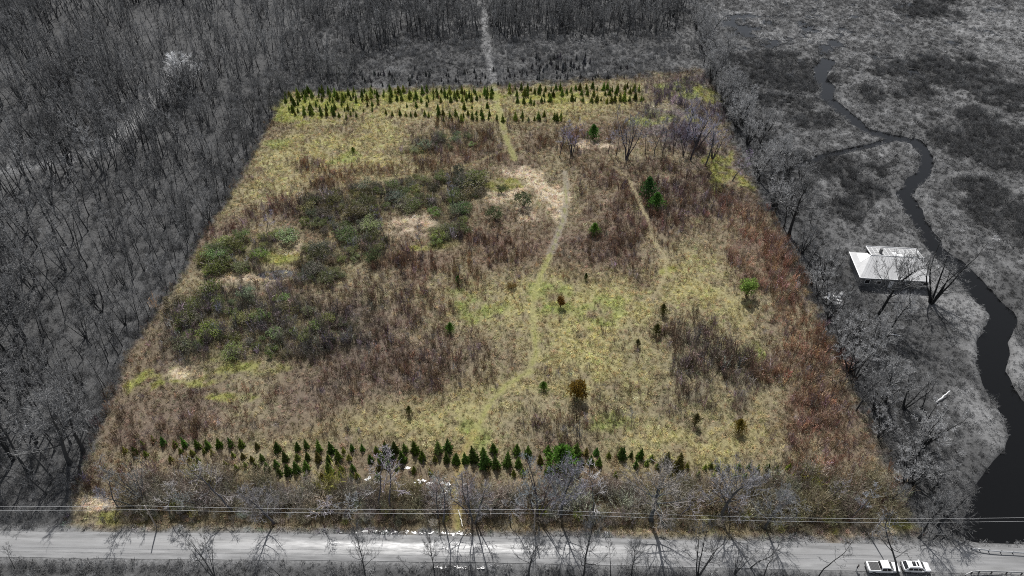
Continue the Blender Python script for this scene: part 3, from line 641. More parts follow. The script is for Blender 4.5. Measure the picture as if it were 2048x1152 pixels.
Z4 = [(20,260,430),(120,290,410),(225,270,430),(180,390,520),(300,400,470),(355,340,430),(525,310,530),(655,330,600),(760,430,530),(575,530,590),(780,530,620),(885,530,620),(1025,430,520),(1460,430,530),(1675,440,540),(1775,450,540),(1965,540,620),(1910,440,540),(1345,430,490),(425,430,500),(1100,440,540),(1220,450,540),(1560,450,550),(1060,540,620),(1180,550,630),(1300,545,625),(1420,545,630),(1540,550,630),(1660,550,630),(1780,555,630),(2060,460,540),(2130,540,610),(960,450,540)]
nspruce = 0
for ox, zz in ((220, Z1), (560, Z2), (900, Z3), (1240, Z4)):
    for (zx, zt, zb) in zz:
        u = ox+zx*0.1758; vt = 850+zt*0.1758; vb = 850+zb*0.1758
        hh = max((vb-vt)/8.6, 1.85); p = g(u, vt+hh*5.6)
        small = hh < 2.1; t, cmesh = random.choice(SPR); w = hh*(1.15 if hh > 2.4 else 1.35)
        tint = tj(lin(128, 136, 66), 0.24) if small else tj(lin(92, 114, 54), 0.28)
        if random.random() < 0.07: tint = tj(lin(112, 104, 60), 0.15)
        lab = 'waist high yellow green young spruce in the planted rows behind the roadside thicket' if small else 'head high dark green spruce in the planted rows behind the roadside thicket'
        thing('spruce_tree', lab, 'spruce', [('trunk', t, lin(80, 66, 50)), ('crown', cmesh, tint)], (p[0], p[1], hz(*p)), random.random()*6.28, (w, w, hh), 'low spruces in the rows by the road' if small else 'tall spruces in the rows by the road')
        nspruce += 1
far = []
for (v, u0, u1, st) in ((187, 590, 985, 15), (195, 570, 985, 16), (203, 565, 960, 17), (212, 575, 760, 18), (222, 560, 740, 16), (233, 570, 720, 18), (231, 770, 985, 19), (241, 860, 1125, 19), (236, 1010, 1125, 22),
                        (180, 1010, 1285, 15), (190, 1012, 1280, 16), (202, 1090, 1290, 11), (206, 1020, 1090, 17), (217, 780, 985, 34)):
    u = u0+random.random()*st
    while u < u1:
        if random.random() < 0.86: far.append((u+random.gauss(0, 2.5), v+random.gauss(0, 2.0)))
        u += st*0.68
random.shuffle(far)
for (u, v) in far[:300-nspruce]:
    p = g(u, v); hh = random.uniform(1.8, 3.7); t, cmesh = random.choice(SPR); w = hh*random.uniform(0.95, 1.2)
    thing('spruce_tree', 'small dark spruce in the far planted rows across the mown track', 'spruce', [('trunk', t, lin(80, 66, 50)), ('crown', cmesh, tj(lin(118, 130, 58), 0.3))], (p[0], p[1], hz(*p)), random.random()*6.28, (w, w, hh), 'spruces in the far planted rows')
# grey self-sown conifers beyond the field, and what the far rows hold past the first three hundred
ex = [(u, v, 0) for u, v in far[300-nspruce:]]
for _ in range(150):
    u = random.uniform(620, 1260); v = random.uniform(138, 176) if u < 1000 else random.uniform(135, 160)
    if u < 820: v = max(v, 150)
    ex.append((u, v, 1))
for _ in range(26): ex.append((random.uniform(1045, 1180), random.uniform(116, 138), 2))
ps = np.array([g(u, v) for u, v, k in ex]); kk = np.array([k for *_, k in ex]); hh = np.where(kk == 2, R.uniform(1.8, 3.6, len(ex)), np.where(kk == 0, R.uniform(1.8, 3.6, len(ex)), R.uniform(1.2, 2.4, len(ex))))
tt = np.where((kk == 0)[:, None], lin(102, 120, 56), lin(98, 98, 98))
scatter('conifer_saplings', 'small conifers thinning out at the back of the field', 'saplings', [c for t, c in SPR], np.stack([ps[:, 0], ps[:, 1], height(ps[:, 0], ps[:, 1])], -1), np.stack([hh, hh, hh], -1), jit(tt, 0.2), 0.03)

# lone evergreens and leafing trees of the field
PINE = [leafy_mesh(400+i, 1500, 14, 'pine', 0.06) for i in range(3)]
RND = [leafy_mesh(410+i, 1300, 10, 'round', 0.05) for i in range(3)]
SHR = [leafy_mesh(420+i, 1050, 8+i, 'shrub', 0.046, 7) for i in range(7)]
JUN = [leafy_mesh(440, 2600, 14, 'shrub', 0.055, 7)]
def lone(name, label, cat, protos, u, v, vtop, w, tint, bark=lin(92, 78, 62)):
    p = g(u, v); hh = hsolve(p[0], p[1], vtop); t, cm = random.choice(protos)
    return thing(name, label, cat, [('trunk', t, bark), ('crown', cm, tint)], (p[0], p[1], hz(*p)), random.random()*6.28, (hh*w, hh*w, hh))
PG = lin(76, 112, 52)
lone('pine_tree', 'bushy bright green pine beside the pale clearing and bare trees', 'pine', PINE, 1186, 279, 249, 0.95, PG)
lone('pine_tree', 'taller of two green pines standing together by the narrow footpath', 'pine', PINE, 1296, 396, 353, 0.8, lin(66, 98, 54))
lone('pine_tree', 'broader lighter green pine of the pair by the narrow footpath', 'pine', PINE, 1312, 418, 384, 1.0, PG)
lone('pine_tree', 'small yellow green pine alone in brown scrub between two tracks', 'pine', PINE, 1188, 470, 446, 0.95, lin(96, 128, 56))
lone('pine_tree', 'slender dark green pine at the scrub edge of the meadow', 'pine', PINE, 917, 570, 552, 0.75, lin(66, 98, 44))
lone('pine_tree', 'small vivid green pine with a dark shadow in open meadow', 'pine', PINE, 900, 666, 645, 0.8, lin(84, 120, 50))
lone('pine_tree', 'big round bright green pine rising above the roadside spruces', 'pine', PINE, 1122, 936, 894, 1.15, lin(88, 122, 52))
lone('pine_tree', 'tiny dark pine on the meadow between the two tracks', 'pine', PINE, 1171, 561, 546, 0.6, lin(72, 82, 40))
lone('pine_tree', 'tiny green pine in pale grass of the far meadow', 'pine', PINE, 707, 304, 293, 1.0, lin(96, 116, 40))
lone('pine_tree', 'short green pine beside the rust brown juniper', 'pine', PINE, 1087, 780, 764, 1.0, lin(84, 112, 44))
lone('small_tree', 'little rusty brown tree on a bare stem beside the track bend', 'tree', RND, 1121, 616, 594, 0.85, lin(112, 84, 44))
lone('juniper_bush', 'wide rust brown and olive juniper in the open meadow', 'juniper', JUN, 1154, 796, 762, 0.72, lin(120, 98, 44))
lone('cedar_tree', 'narrow olive cedar in straw grass before the spruce rows', 'cedar', PINE, 819, 831, 812, 0.55, lin(82, 88, 44))
lone('cedar_tree', 'dark olive cedar at the foot of the narrow footpath', 'cedar', PINE, 1325, 630, 606, 0.6, lin(92, 92, 50))
lone('cedar_tree', 'olive cedar half hidden in grey scrub beside the meadow', 'cedar', PINE, 1312, 672, 648, 0.7, lin(86, 86, 48))
lone('cedar_tree', 'small dim cedar in scrub beside the meadow', 'cedar', PINE, 1275, 694, 678, 0.7, lin(84, 84, 54))
lone('cedar_tree', 'yellow olive cedar in the red brown scrub strip', 'cedar', PINE, 1476, 864, 838, 0.85, lin(118, 104, 46))
lone('cedar_tree', 'greyish cedar in tall grass near the roadside spruces', 'cedar', PINE, 1389, 850, 826, 0.65, lin(96, 92, 60))
lone('leafing_tree', 'fresh lime green leafing tree among grey brown scrub', 'tree', RND, 1491, 592, 553, 0.95, lin(128, 152, 78))
lone('cedar_tree', 'small orange brown cedar pair near the track', 'cedar', SHR, 1022, 578, 568, 1.6, lin(112, 92, 52))
# green shrubs of the wet hollow
def place_shrubs(poly, n, hr, cols, label, group, wk=1.5, mind=1.6):
    lo, hi = poly.min(0), poly.max(0); done = []; tries = 0
    while len(done) < n and tries < 6000:
        tries += 1; q = np.array([random.uniform(lo[0], hi[0]), random.uniform(lo[1], hi[1])])
        if not inside(np.array([q[0]]), np.array([q[1]]), poly)[0]: continue
        if any((q-d)@(q-d) < mind**2 for d in done): continue
        done.append(q); hh = random.uniform(*hr)*random.choice([0.6, 0.85, 1, 1, 1.15]); t, cm = random.choice(SHR); w = hh*random.uniform(0.75, 1.35)*wk
        thing('green_shrub', label, 'shrub', [('stem', t, lin(140, 132, 126)), ('crown', cm, tj(random.choice(cols)*1.15, 0.28))], (q[0], q[1], hz(*q)), random.random()*6.28, (w, w, hh), group)
DULL = [lin(98, 104, 68), lin(106, 108, 78), lin(108, 114, 70), lin(98, 100, 84)]
place_shrubs(GREENSH[0], 100, (1.5, 3.6), DULL, 'dull green rounded shrub in the long thicket across the wet hollow', 'shrubs of the long hollow thicket')
place_shrubs(GREENSH[1], 10, (2.2, 3.4), [lin(110, 126, 74), lin(104, 114, 84)], 'fresh green shrub in the clump beside pale reeds', 'shrubs of the reed side clump')
place_shrubs(GREENSH[2], 28, (1.4, 3.2), [lin(116, 128, 76), lin(100, 112, 78), lin(124, 130, 80)], 'bright green shrub between the wood edge and the pale pool', 'shrubs between wood and pool')
place_shrubs(GREENSH[3], 28, (1.4, 3.0), DULL, 'grey green shrub along the bank of the pale pool', 'shrubs on the pool bank')
place_shrubs(GREENSH[4], 54, (1.3, 3.2), DULL+[lin(116, 128, 78)], 'olive green shrub in the patch above the mossy clearing', 'shrubs above the mossy clearing')
place_shrubs(GREENSH[5], 16, (1.5, 2.6), [lin(104, 112, 82), lin(108, 114, 90)], 'low green shrub in the small far clump below the spruces', 'shrubs of the small far clump')
for (u, v, vt, lab) in ((990, 440, 415, 'single dark green round shrub standing alone on brown scrub'), (1046, 414, 386, 'grey green shrub at the edge of the pale reed clearing'), (1003, 386, 370, 'small green shrub beside the yellow moss'), (745, 525, 500, 'grey green shrub at the lower tip of the hollow thicket')):
    lone('green_shrub', lab, 'shrub', SHR, u, v, vt, 1.15, tj(lin(84, 94, 66), 0.1))

# ------------------------------------------------------------------ leafless trees
T_WOOD = [bare_tree_mesh(500+i, 15, 4.6, 0.17, 1, 0.36, 14, 4, 4, 0.17, 0.10, 0.020) for i in range(7)]
T_WIDE = [bare_tree_mesh(520+i, 13, 8.6, 0.30, 1, 0.24, 20, 7, 7, 0.14, 0.15, 0.020) for i in range(4)]
T_VASE = [bare_tree_mesh(530+i, 13, 4.6, 0.26, 4+i % 3, 0.30, 22, 5, 6, 0.14, 0.12, 0.020, 0.24) for i in range(4)]
T_GNARL = [bare_tree_mesh(540+i, 8, 8.0, 0.40, 1, 0.16, 14, 7, 6, 0.05, 0.34, 0.022) for i in range(3)]
T_SLIM = [bare_tree_mesh(550+i, 9, 2.4, 0.085, 1, 0.35, 10, 4, 4, 0.16, 0.14, 0.016) for i in range(4)]
BASEH = {'wood': 15, 'wide': 13, 'vase': 13, 'gnarl': 8, 'slim': 9}
SETS = {'wood': T_WOOD, 'wide': T_WIDE, 'vase': T_VASE, 'gnarl': T_GNARL, 'slim': T_SLIM}
nbare = 0
LOOK = {'wood': 'slender', 'wide': 'wide crowned', 'vase': 'many stemmed', 'slim': 'thin', 'gnarl': 'gnarled'}
def bare(name, label, kind, u, v, vtop, group=None, bark=None, twig=None, wk=1.0, h=None, xy=None):
    global nbare
    p = g(u, v) if xy is None else np.array(xy); hh = h or hsolve(p[0], p[1], vtop); k = hh/BASEH[kind]; t, cm = random.choice(SETS[kind])
    nbare += 1
    return thing(name, label, 'tree', [('trunk', t, tj(bark, 0.12) if bark[0] != bark[1] else tg(bark[0])), ('crown', cm, tj(twig, 0.12) if twig[0] != twig[1] else tg(twig[0]))],
                 (p[0], p[1], hz(*p)), random.random()*6.28, (k*wk, k*wk, k), group)
BK, TW = lin(92, 90, 92), lin(148, 146, 148)
GB, GT = lin(74, 74, 74), lin(124, 124, 124)
# standing in the thicket along the road
for (u, v, vt, kd, wk) in ((288, 1004, 918, 'vase', 0.75), (273, 1014, 938, 'slim', 1.2), (238, 1016, 935, 'slim', 1.2), (466, 1022, 925, 'slim', 1.5), (405, 1012, 955, 'slim', 1.4), (548, 1046, 962, 'wide', 0.8), (758, 1018, 925, 'slim', 1.4), (782, 1028, 940, 'slim', 1.5),
                           (876, 1036, 962, 'wood', 1.0), (886, 1042, 928, 'wood', 1.0), (948, 1044, 928, 'vase', 0.8), (940, 1030, 940, 'slim', 1.2), (1077, 1036, 922, 'vase', 0.8), (1120, 1034, 922, 'wide', 0.75), (1190, 1034, 962, 'slim', 1.7),
                           (1303, 1040, 922, 'wide', 1.0), (1440, 1034, 928, 'wide', 0.95), (1462, 1036, 940, 'slim', 1.4), (1530, 1054, 962, 'wide', 0.75), (1648, 1012, 944, 'wood', 1.0), (640, 1030, 975, 'slim', 1.6), (1360, 1036, 980, 'slim', 1.6), (1590, 1040, 985, 'slim', 1.7), (1020, 1036, 980, 'slim', 1.5), (690, 1036, 985, 'slim', 1.6), (1700, 1040, 985, 'slim', 1.6), (340, 1030, 970, 'slim', 1.6)):
    bare('bare_tree', LOOK[kd]+' lilac grey leafless tree standing in the thicket along the road', kd, u, v, vt, LOOK[kd]+' bare trees in the roadside thicket', BK, TW, wk)
# near verge of the road
for (u, v, vt, kd, wk) in ((429, 1154, 1055, 'vase', 0.6), (731, 1156, 1060, 'wide', 0.5), (868, 1140, 1068, 'wide', 0.5), (1057, 1150, 1058, 'wide', 0.7), (1165, 1156, 1042, 'wide', 0.6), (1222, 1150, 1082, 'slim', 1.0), (1263, 1148, 1068, 'wide', 0.6), (1300, 1152, 1108, 'slim', 1.2),
                           (1396, 1152, 1045, 'vase', 0.9), (1470, 1148, 1080, 'vase', 0.7), (1500, 1136, 1056, 'slim', 1.3), (1528, 1152, 1078, 'slim', 1.2), (1637, 1154, 1076, 'slim', 1.3), (30, 1140, 1085, 'slim', 1.2), (170, 1146, 1118, 'slim', 1.3), (560, 1150, 1110, 'slim', 1.3), (985, 1118, 1090, 'slim', 0.9), (820, 1146, 1106, 'slim', 1.2)):
    bare('bare_tree', LOOK[kd]+' grey leafless tree on the verge across the road from the field', kd, u, v, vt, LOOK[kd]+' bare trees on the far side verge', GB, GT, wk*0.78)
bare('bare_tree', 'thin crooked grey tree leaning over the parked white vehicle', 'slim', 1806, 1168, 1060, None, GB, GT, 1.5)
# inside the field
for (u, v, vt, kd, wk, lab) in ((1253, 320, 210, 'vase', 0.85, 'tall many stemmed leafless tree spreading like a fan'), (1143, 312, 240, 'vase', 1.0, 'leafless lilac clump of stems beside the pale clearing'), (1119, 316, 246, 'slim', 1.3, 'slim leafless tree beside the lilac clump'), (1325, 308, 236, 'wood', 0.9, 'slender leafless tree beyond the fan shaped one'),
                                (1380, 322, 200, 'wood', 1.2, 'tall blue grey leafless tree at the field corner'), (1366, 312, 244, 'vase', 0.8, 'bluish leafless stems beside the tall blue grey tree'), (1410, 332, 226, 'wood', 1.2, 'blue grey leafless tree next to the lime green moss'), (1168, 308, 244, 'wood', 0.8, 'upright slender tree between the lilac clump and the pine'), (1232, 312, 238, 'wood', 0.8, 'upright slender tree just beside the fan shaped one'), (1290, 310, 240, 'wood', 0.85, 'upright grey tree in the row beyond the fan shaped one'), (1308, 312, 246, 'slim', 1.5, 'thin grey tree in the row beyond the fan shaped one'), (1345, 314, 238, 'wood', 0.85, 'upright grey tree where the row meets the corner clump'), (1216, 306, 250, 'slim', 1.5, 'slim leafless tree beside the bushy pine'),
                                (1392, 300, 210, 'vase', 1.1, 'many stemmed blue grey tree in the corner clump'), (1350, 292, 225, 'wood', 1.0, 'thin blue grey tree at the edge of the corner clump'), (1425, 318, 240, 'vase', 0.9, 'low blue grey clump beside the corner hedgerow'), (1372, 280, 205, 'wide', 0.8, 'round crowned blue grey tree deep in the corner clump'), (1464, 362, 300, 'slim', 1.5, 'single dark leafless tree standing in lime green moss'), (1262, 850, 812, 'slim', 0.7, 'small crooked leafless sapling in the near meadow'), (775, 490, 412, 'slim', 0.9, 'grey standing dead tree in the shrubby hollow'), (845, 505, 428, 'slim', 0.7, 'pale bare dead tree standing before pale reeds'), (905, 420, 352, 'slim', 1.0, 'grey bare tree rising from the green shrubs'), (673, 460, 425, 'slim', 0.7, 'short dead trunk among the hollow shrubs'), (535, 470, 425, 'slim', 1.6, 'greyish leafless tree at the far side of the hollow')):
    bare('bare_tree', lab, kd, u, v, vt, None, lin(70, 68, 72), lin(146, 143, 156), wk)
# the right-hand boundary and the stream bank
for (u, v, vt, kd, wk, lab) in ((1753, 636, 508, 'wide', 0.9, 'large dark leafless tree in front of the pale roofed building'), (1822, 618, 528, 'slim', 1.6, 'single straight bare tree before the building'), (1862, 606, 478, 'vase', 1.1, 'big spreading leafless tree at the end wall of the building'),
                                (1655, 612, 545, 'vase', 0.9, 'dark many stemmed tree above the white rubble'), (1684, 618, 555, 'wide', 0.7, 'dark spreading tree beside the white rubble'), (1710, 652, 600, 'slim', 1.6, 'lone leaning bare tree on the lawn by the building'), (1578, 470, 345, 'wide', 1.0, 'largest wide crowned bare tree on the field boundary'),
                                (1808, 815, 735, 'vase', 1.2, 'many stemmed grey bare tree on the stream bank'), (1712, 822, 752, 'wide', 0.8, 'dark bare tree leaning over the scrub boundary'), (1807, 925, 872, 'gnarl', 1.0, 'black gnarled low tree with radiating limbs'), (1862, 990, 938, 'gnarl', 0.9, 'gnarled tree with a pale broken trunk'), (1872, 1048, 990, 'gnarl', 1.1, 'gnarled dark tree leaning towards the road'), (1770, 1008, 960, 'wide', 0.7, 'scraggy grey tree at the corner of the field'), (1838, 1075, 1000, 'wide', 0.8, 'bare grey tree beside the road near the parked vehicles'), (1975, 822, 790, 'slim', 0.7, 'lone dead stick of a tree at the water edge')):
    bare('bare_tree', lab, kd, u, v, vt, None, lin(56, 56, 56), lin(118, 118, 118), wk)
rb = G([(1372, 30), (1385, 70), (1402, 120), (1425, 185), (1455, 245), (1490, 310), (1520, 380), (1545, 420), (1575, 470), (1600, 520), (1625, 580), (1650, 650), (1680, 720), (1710, 790), (1745, 860), (1780, 940), (1800, 1000)])
seg = np.hypot(*np.diff(rb, axis=0).T); cum = np.concatenate([[0], np.cumsum(seg)])
for k in range(118):
    s = random.random()*cum[-1]; q = np.array([np.interp(s, cum, rb[:, 0]), np.interp(s, cum, rb[:, 1])])+np.array([abs(random.gauss(1.5, 4.0))+(k > 70)*random.uniform(0, 12)*(s > cum[9]), random.gauss(0, 1.5)])
    kd = random.choice(['wood', 'wood', 'vase', 'wide', 'vase']); hh = random.uniform(8, 14.5)*(0.85 if k > 70 else 1)
    bare('bare_tree', LOOK[kd]+' grey leafless tree in the hedgerow between the field and the marsh', kd, 0, 0, 0, LOOK[kd]+' bare trees of the marsh side hedgerow', lin(58, 58, 58), lin(158, 158, 158), random.uniform(0.95, 1.25), hh, q)
# the wood
xw, yw = rand_pts(15000, -275, 84, 66, 352)
TOPW = G([(560, 178), (640, 132), (800, 92), (975, 76), (1200, 82), (1365, 62), (1385, -60), (560, -60)])
gapd = dist_poly(xw, yw, WTRACK)[0]; n1 = fbm(xw, yw, 18, 97, 3)
pin = parcel_d(xw, yw); left = (xw < -60) & (pin < 0) & ((yw < 268) | (xw < -84)) & (dist_poly(xw, yw, PARCEL, True)[0] > 1.0) & (np.abs(yw-road_y(xw)) > RHW+2.5) & (yw > road_y(xw))
topm = inside(xw, yw, TOPW) & (dist_poly(xw, yw, PATH1)[0] > 2.6)
keep = (left | topm) & ~((xw > -60) & (yw < 262)) & infield(xw, yw, 30) & (R.random(len(xw)) < np.where(gapd < 5.5, 0.04, 0.18+0.9*sstep(0.36, 0.56, n1)))
xw, yw = xw[keep], yw[keep]; pts = np.stack([xw, yw], -1)
# thin to a natural spacing
cell = {}; sel = []
for i, (a, b) in enumerate(pts):
    k = (int(a//3), int(b//3)); ok = True
    for dx in (-1, 0, 1):
        for dy in (-1, 0, 1):
            for j in cell.get((k[0]+dx, k[1]+dy), ()):
                if (pts[j][0]-a)**2+(pts[j][1]-b)**2 < 2.2**2: ok = False
    if ok: cell.setdefault(k, []).append(i); sel.append(i)
pts = pts[sel]; pts = pts[np.argsort(pts[:, 1]*CP+H*SP)]
young = sstep(0.42, 0.6, fbm(pts[:, 0], pts[:, 1], 45, 98, 2))
hw = 17.0*np.exp(R.normal(0, 0.13, len(pts)))*(1-0.38*young); hw = np.where(pts[:, 1] > 262, hw*0.92, hw)
vis = infield(pts[:, 0], pts[:, 1], 0) & (pts[:, 0] < -70)
ind = np.flatnonzero(vis)[:max(0, 300-nbare-1)]; isind = np.zeros(len(pts), bool); isind[ind] = True
for i in ind:
    kd = random.choice(['wood', 'wood', 'wood', 'vase']) if hw[i] < 15 else random.choice(['wood', 'wood', 'wide'])
    bare('forest_tree', 'tall '+LOOK[kd]+' grey leafless tree of the dense wood beside the field', kd, 0, 0, 0, LOOK[kd]+' trees of the dense wood', lin(66, 66, 66), lin(128, 128, 128), random.uniform(0.85, 1.1), float(hw[i]), pts[i])
bare('forest_tree', 'whitish crowned tree standing out pale in the dark wood', 'wide', 388, 182, 102, None, lin(150, 150, 150), lin(248, 248, 248), 1.25)
rest = ~isind; px, py = pts[rest][:, 0], pts[rest][:, 1]; hh = hw[rest]
WOODONE = []
for t, c in T_WOOD+T_VASE[:2]:
    me = bpy.data.meshes.new('whole_tree'); bm = bmesh.new(); bm.from_mesh(t); n0 = len(bm.faces); bm.from_mesh(c); bm.faces.ensure_lookup_table()
    for f in bm.faces[n0:]: f.material_index = 1
    bm.to_mesh(me); bm.free(); me.materials.append(M_BARKD); me.materials.append(M_TWIG); WOODONE.append(me)
tv = lin(126, 126, 126)[0]*np.exp(R.normal(0, 0.3, len(px)))
k = hh/15
scatter('far_wood', 'grey leafless wood receding behind the nearer trees', 'wood', WOODONE, np.stack([px, py, height(px, py)], -1), np.stack([k*1.0, k*1.0, k], -1), np.repeat(tv[:, None], 3, 1), 0.04)

# ------------------------------------------------------------------ small wooden things
M_PALE = plain('pale_wood', lin(214, 210, 200), 0.7, 0, 0.15, 6)
M_CUT = plain('sawn_wood', lin(240, 232, 214), 0.6, 0, 0.08, 9)
M_PALEG = plain('grey_wood', lin(208, 208, 208), 0.7, 0, 0.15, 6)
M_SLAB = plain('white_slab', lin(226, 226, 226), 0.7, 0, 0.12, 4)
M_LOGB = plain('log_bark', lin(120, 110, 100), 0.9, 0, 0.3, 5)
def log(name, label, p, q, r0, r1, mats=None, forks=0):
    mb = MB(); p = Vector(p); q = Vector(q); n = 6; rnd = random.Random(label)
    pts = [p.lerp(q, i/n)+(rv3(rnd, 0.07) if 0 < i < n else Vector()) for i in range(n+1)]
    mb.tube(pts, [r0+(r1-r0)*i/n for i in range(n+1)], 9, True)
    e = link(name, None); tag(e, label, 'log')
    for k in range(forks):
        b = pts[2+k % 4]; d = ((q-p).normalized()+rv3(rnd, 0.4)); d.z = abs(d.z)*0.6; fb = MB(); fb.tube([b, b+d.normalized()*rnd.uniform(0.8, 1.8)], [r1*0.7, 0.02], 5, False); link('branch', fb.me('branch', [mats or M_LOGB]), e)
    o = link('stem', mb.me('stem', [mats or M_LOGB]), e)
    ends = MB(); d = (p-q).normalized(); a = d.orthogonal().normalized(); b = d.cross(a)
    ends.add([p+d*0.006+(a*math.cos(t)+b*math.sin(t))*r0*0.93 for t in np.linspace(0, 2*math.pi, 11)[:-1]], [tuple(range(10))])
    link('sawn_end', ends.me('sawn_end', [M_SLAB if mats is M_PALEG else M_CUT]), e)
    return e
def gz(u, v, up=0.0): p = g(u, v); return Vector((p[0], p[1], hz(*p)+up))
for (a, b, r, lab) in (((286, 1002), (281, 992), 0.33, 'short thick log with a white sawn end under the multi stemmed tree'), ((291, 1004), (289, 994), 0.38, 'thickest of three sawn logs under the multi stemmed tree'), ((297, 1008), (300, 998), 0.30, 'third sawn log lying apart with its pale end to the road')):
    log('sawn_log', lab, gz(*a, 0.9), gz(*b, 0.5), r, r*0.85)
log('fallen_trunk', 'long pale fallen trunk beside the sawn logs in the thicket', gz(301, 1004, 0.5), gz(347, 997, 0.9), 0.17, 0.07, M_PALE, 4)
log('fallen_trunk', 'pale weathered pole lying beside the track near the road', gz(925, 1052, 0.2), gz(917, 1025, 0.6), 0.11, 0.08, M_PALE)
log('fallen_trunk', 'white barkless trunk lying on the stream bank', gz(1872, 806, 0.3), gz(1897, 787, 0.8), 0.2, 0.1, M_PALEG)
log('fallen_trunk', 'short pale log lying among grey grass under the tree shadows', gz(1776, 668, 0.2), gz(1800, 672, 0.2), 0.16, 0.1, M_PALEG)
e = link('rubble_heap', None, None, gz(1668, 596, 0)); tag(e, 'heap of broken white slabs under dark trees beside the building', 'rubble')
for k in range(16):
    mb = MB(); s = random.uniform(0.35, 0.8); bmh = [(-s, -s*0.6, 0), (s*0.9, -s*0.7, 0), (s, s*0.6, 0), (-s*0.8, s*0.7, 0), (-s*0.8, -s*0.5, s*0.35), (s*0.8, -s*0.5, s*0.5), (s*0.7, s*0.5, s*0.4), (-s*0.7, s*0.5, s*0.3)]
    mb.add(bmh, [(0, 3, 2, 1), (4, 5, 6, 7), (0, 1, 5, 4), (1, 2, 6, 5), (2, 3, 7, 6), (3, 0, 4, 7)])
    link('slab', mb.me('slab', [M_SLAB]), e, (random.gauss(0, 1.0), random.gauss(0, 2.0), random.uniform(0, 0.25)), (random.gauss(0, 0.3), random.gauss(0, 0.3), random.random()*6))

# ------------------------------------------------------------------ the pale-roofed building
def ray_plane(u, v, p0, nrm):
    d = Vector(((u-1024)/F, CP+(576-v)/F*SP, -SP+(576-v)/F*CP)); o = Vector((0, 0, H)); return o+d*((p0-o).dot(nrm)/d.dot(nrm))
def hp(zx, zy, z): u, v = 1640+zx*0.1476, 440+zy*0.1476; p = g(u, v, z); return Vector((p[0], p[1], z))
FL, FR, BL = hp(545, 782, 3.0), hp(1490, 834, 3.0), hp(425, 440, 3.0)
ex_ = (FR-FL).normalized(); ey_ = Vector((-ex_.y, ex_.x, 0)); Wd = (FR-FL).length; Dp = 10.4
def L(x, y, z): return FL+ex_*x+ey_*y+Vector((0, 0, z-3.0))
RL = hp(690, 476, 5.5); rlx, rly = (RL-FL).dot(ex_), (RL-FL).dot(ey_)
M_ROOF = plain('pale_metal_roof', lin(184, 184, 184), 0.42, 0.0, 0.16, 0.6, 0.5)
M_ROOFW = plain('bright_white_roof', lin(236, 236, 236), 0.35, 0.0, 0.05, 0.8, 0.6)
M_TILE = plain('grey_roof_tile', lin(142, 142, 142), 0.6, 0, 0.3, 1.5)
M_WALL = plain('dark_siding', lin(96, 96, 96), 0.85, 0, 0.25, 2)
M_RIM2 = plain('grey_roof_deck', lin(186, 186, 186), 0.7, 0, 0.2, 2)
M_TRIM = plain('white_trim', lin(222, 222, 222), 0.5, 0, 0.05, 2)
M_GLASS = plain('dark_glass', (0.015, 0.015, 0.016), 0.08, 0, 0.02, 1, 0.6)
base = link('building', None, None, (*L(Wd/2, Dp/2, 0).to_2d(), hz(*L(Wd/2, Dp/2, 0).to_2d())))
tag(base, 'low building with a broad pale metal roof and white trim by the stream', 'building')
off = -Vector(base.location)
def part(nm, mb, mats, par=base, smooth=False):
    mb.v = [tuple(Vector(p)+off) for p in mb.v]; return link(nm, mb.me(nm, mats, smooth), par)
def slab(mb, poly, th):
    n = (poly[1]-poly[0]).cross(poly[2]-poly[0]).normalized(); k = len(poly); lo = [p-n*th for p in poly]
    mb.add(list(poly)+lo, [tuple(range(k)), tuple(range(2*k-1, k-1, -1))]+[(i, k+i, k+(i+1) % k, (i+1) % k) for i in range(k)])
rz = 5.5; rr = Wd-0.2
mb = MB(); slab(mb, [L(0, 0, 3), L(Wd, 0, 3), L(rr, rly, rz), L(rlx, rly, rz)], 0.14); rf_ = part('roof', mb, [M_ROOF])
for k in range(17):
    t = (k+0.5)/17; mb = MB(); a = L(0.25+(Wd-0.5)*t, 0.05, 3.03); b = L(rlx+0.25+(rr-rlx-0.5)*t, rly-0.1, rz+0.02); mb.tube([a, b], 0.035, 4); part('roof_rib', mb, [M_ROOF], base)
mb = MB(); slab(mb, [L(0, Dp, 3), L(0, 0, 3), L(rlx, rly, rz)], 0.14); part('roof', mb, [M_ROOF])
nrm = (L(0, 0, 3)-L(0, Dp, 3)).cross(L(rlx, rly, rz)-L(0, Dp, 3)).normalized(); p0 = L(0, 0, 3)+nrm*0.05
pq = [ray_plane(1640+a*0.1476, 440+b*0.1476, p0, nrm) for a, b in ((495, 455), (548, 572), (688, 488), (640, 445))]
mb = MB(); slab(mb, pq, 0.04); part('roof_glint', mb, [M_ROOFW])  # white sheet paints the sun's glint on the left hip
mb = MB(); slab(mb, [L(rr, rly, rz), L(Wd, Dp, 3), L(0, Dp, 3), L(rlx, rly, rz)], 0.14); part('roof', mb, [M_ROOF])
mb = MB(); mb.tube([L(0, Dp, 3.0), L(0, 0, 3.0)], 0.13, 5); mb.tube([L(0, 0, 2.96), L(Wd, 0, 2.96)], 0.10, 5); part('gutter', mb, [M_TRIM])
mb = MB(); mb.tube([L(rlx, rly, rz+0.03), L(rr, rly, rz+0.03)], 0.11, 5); part('ridge_cap', mb, [M_TRIM])
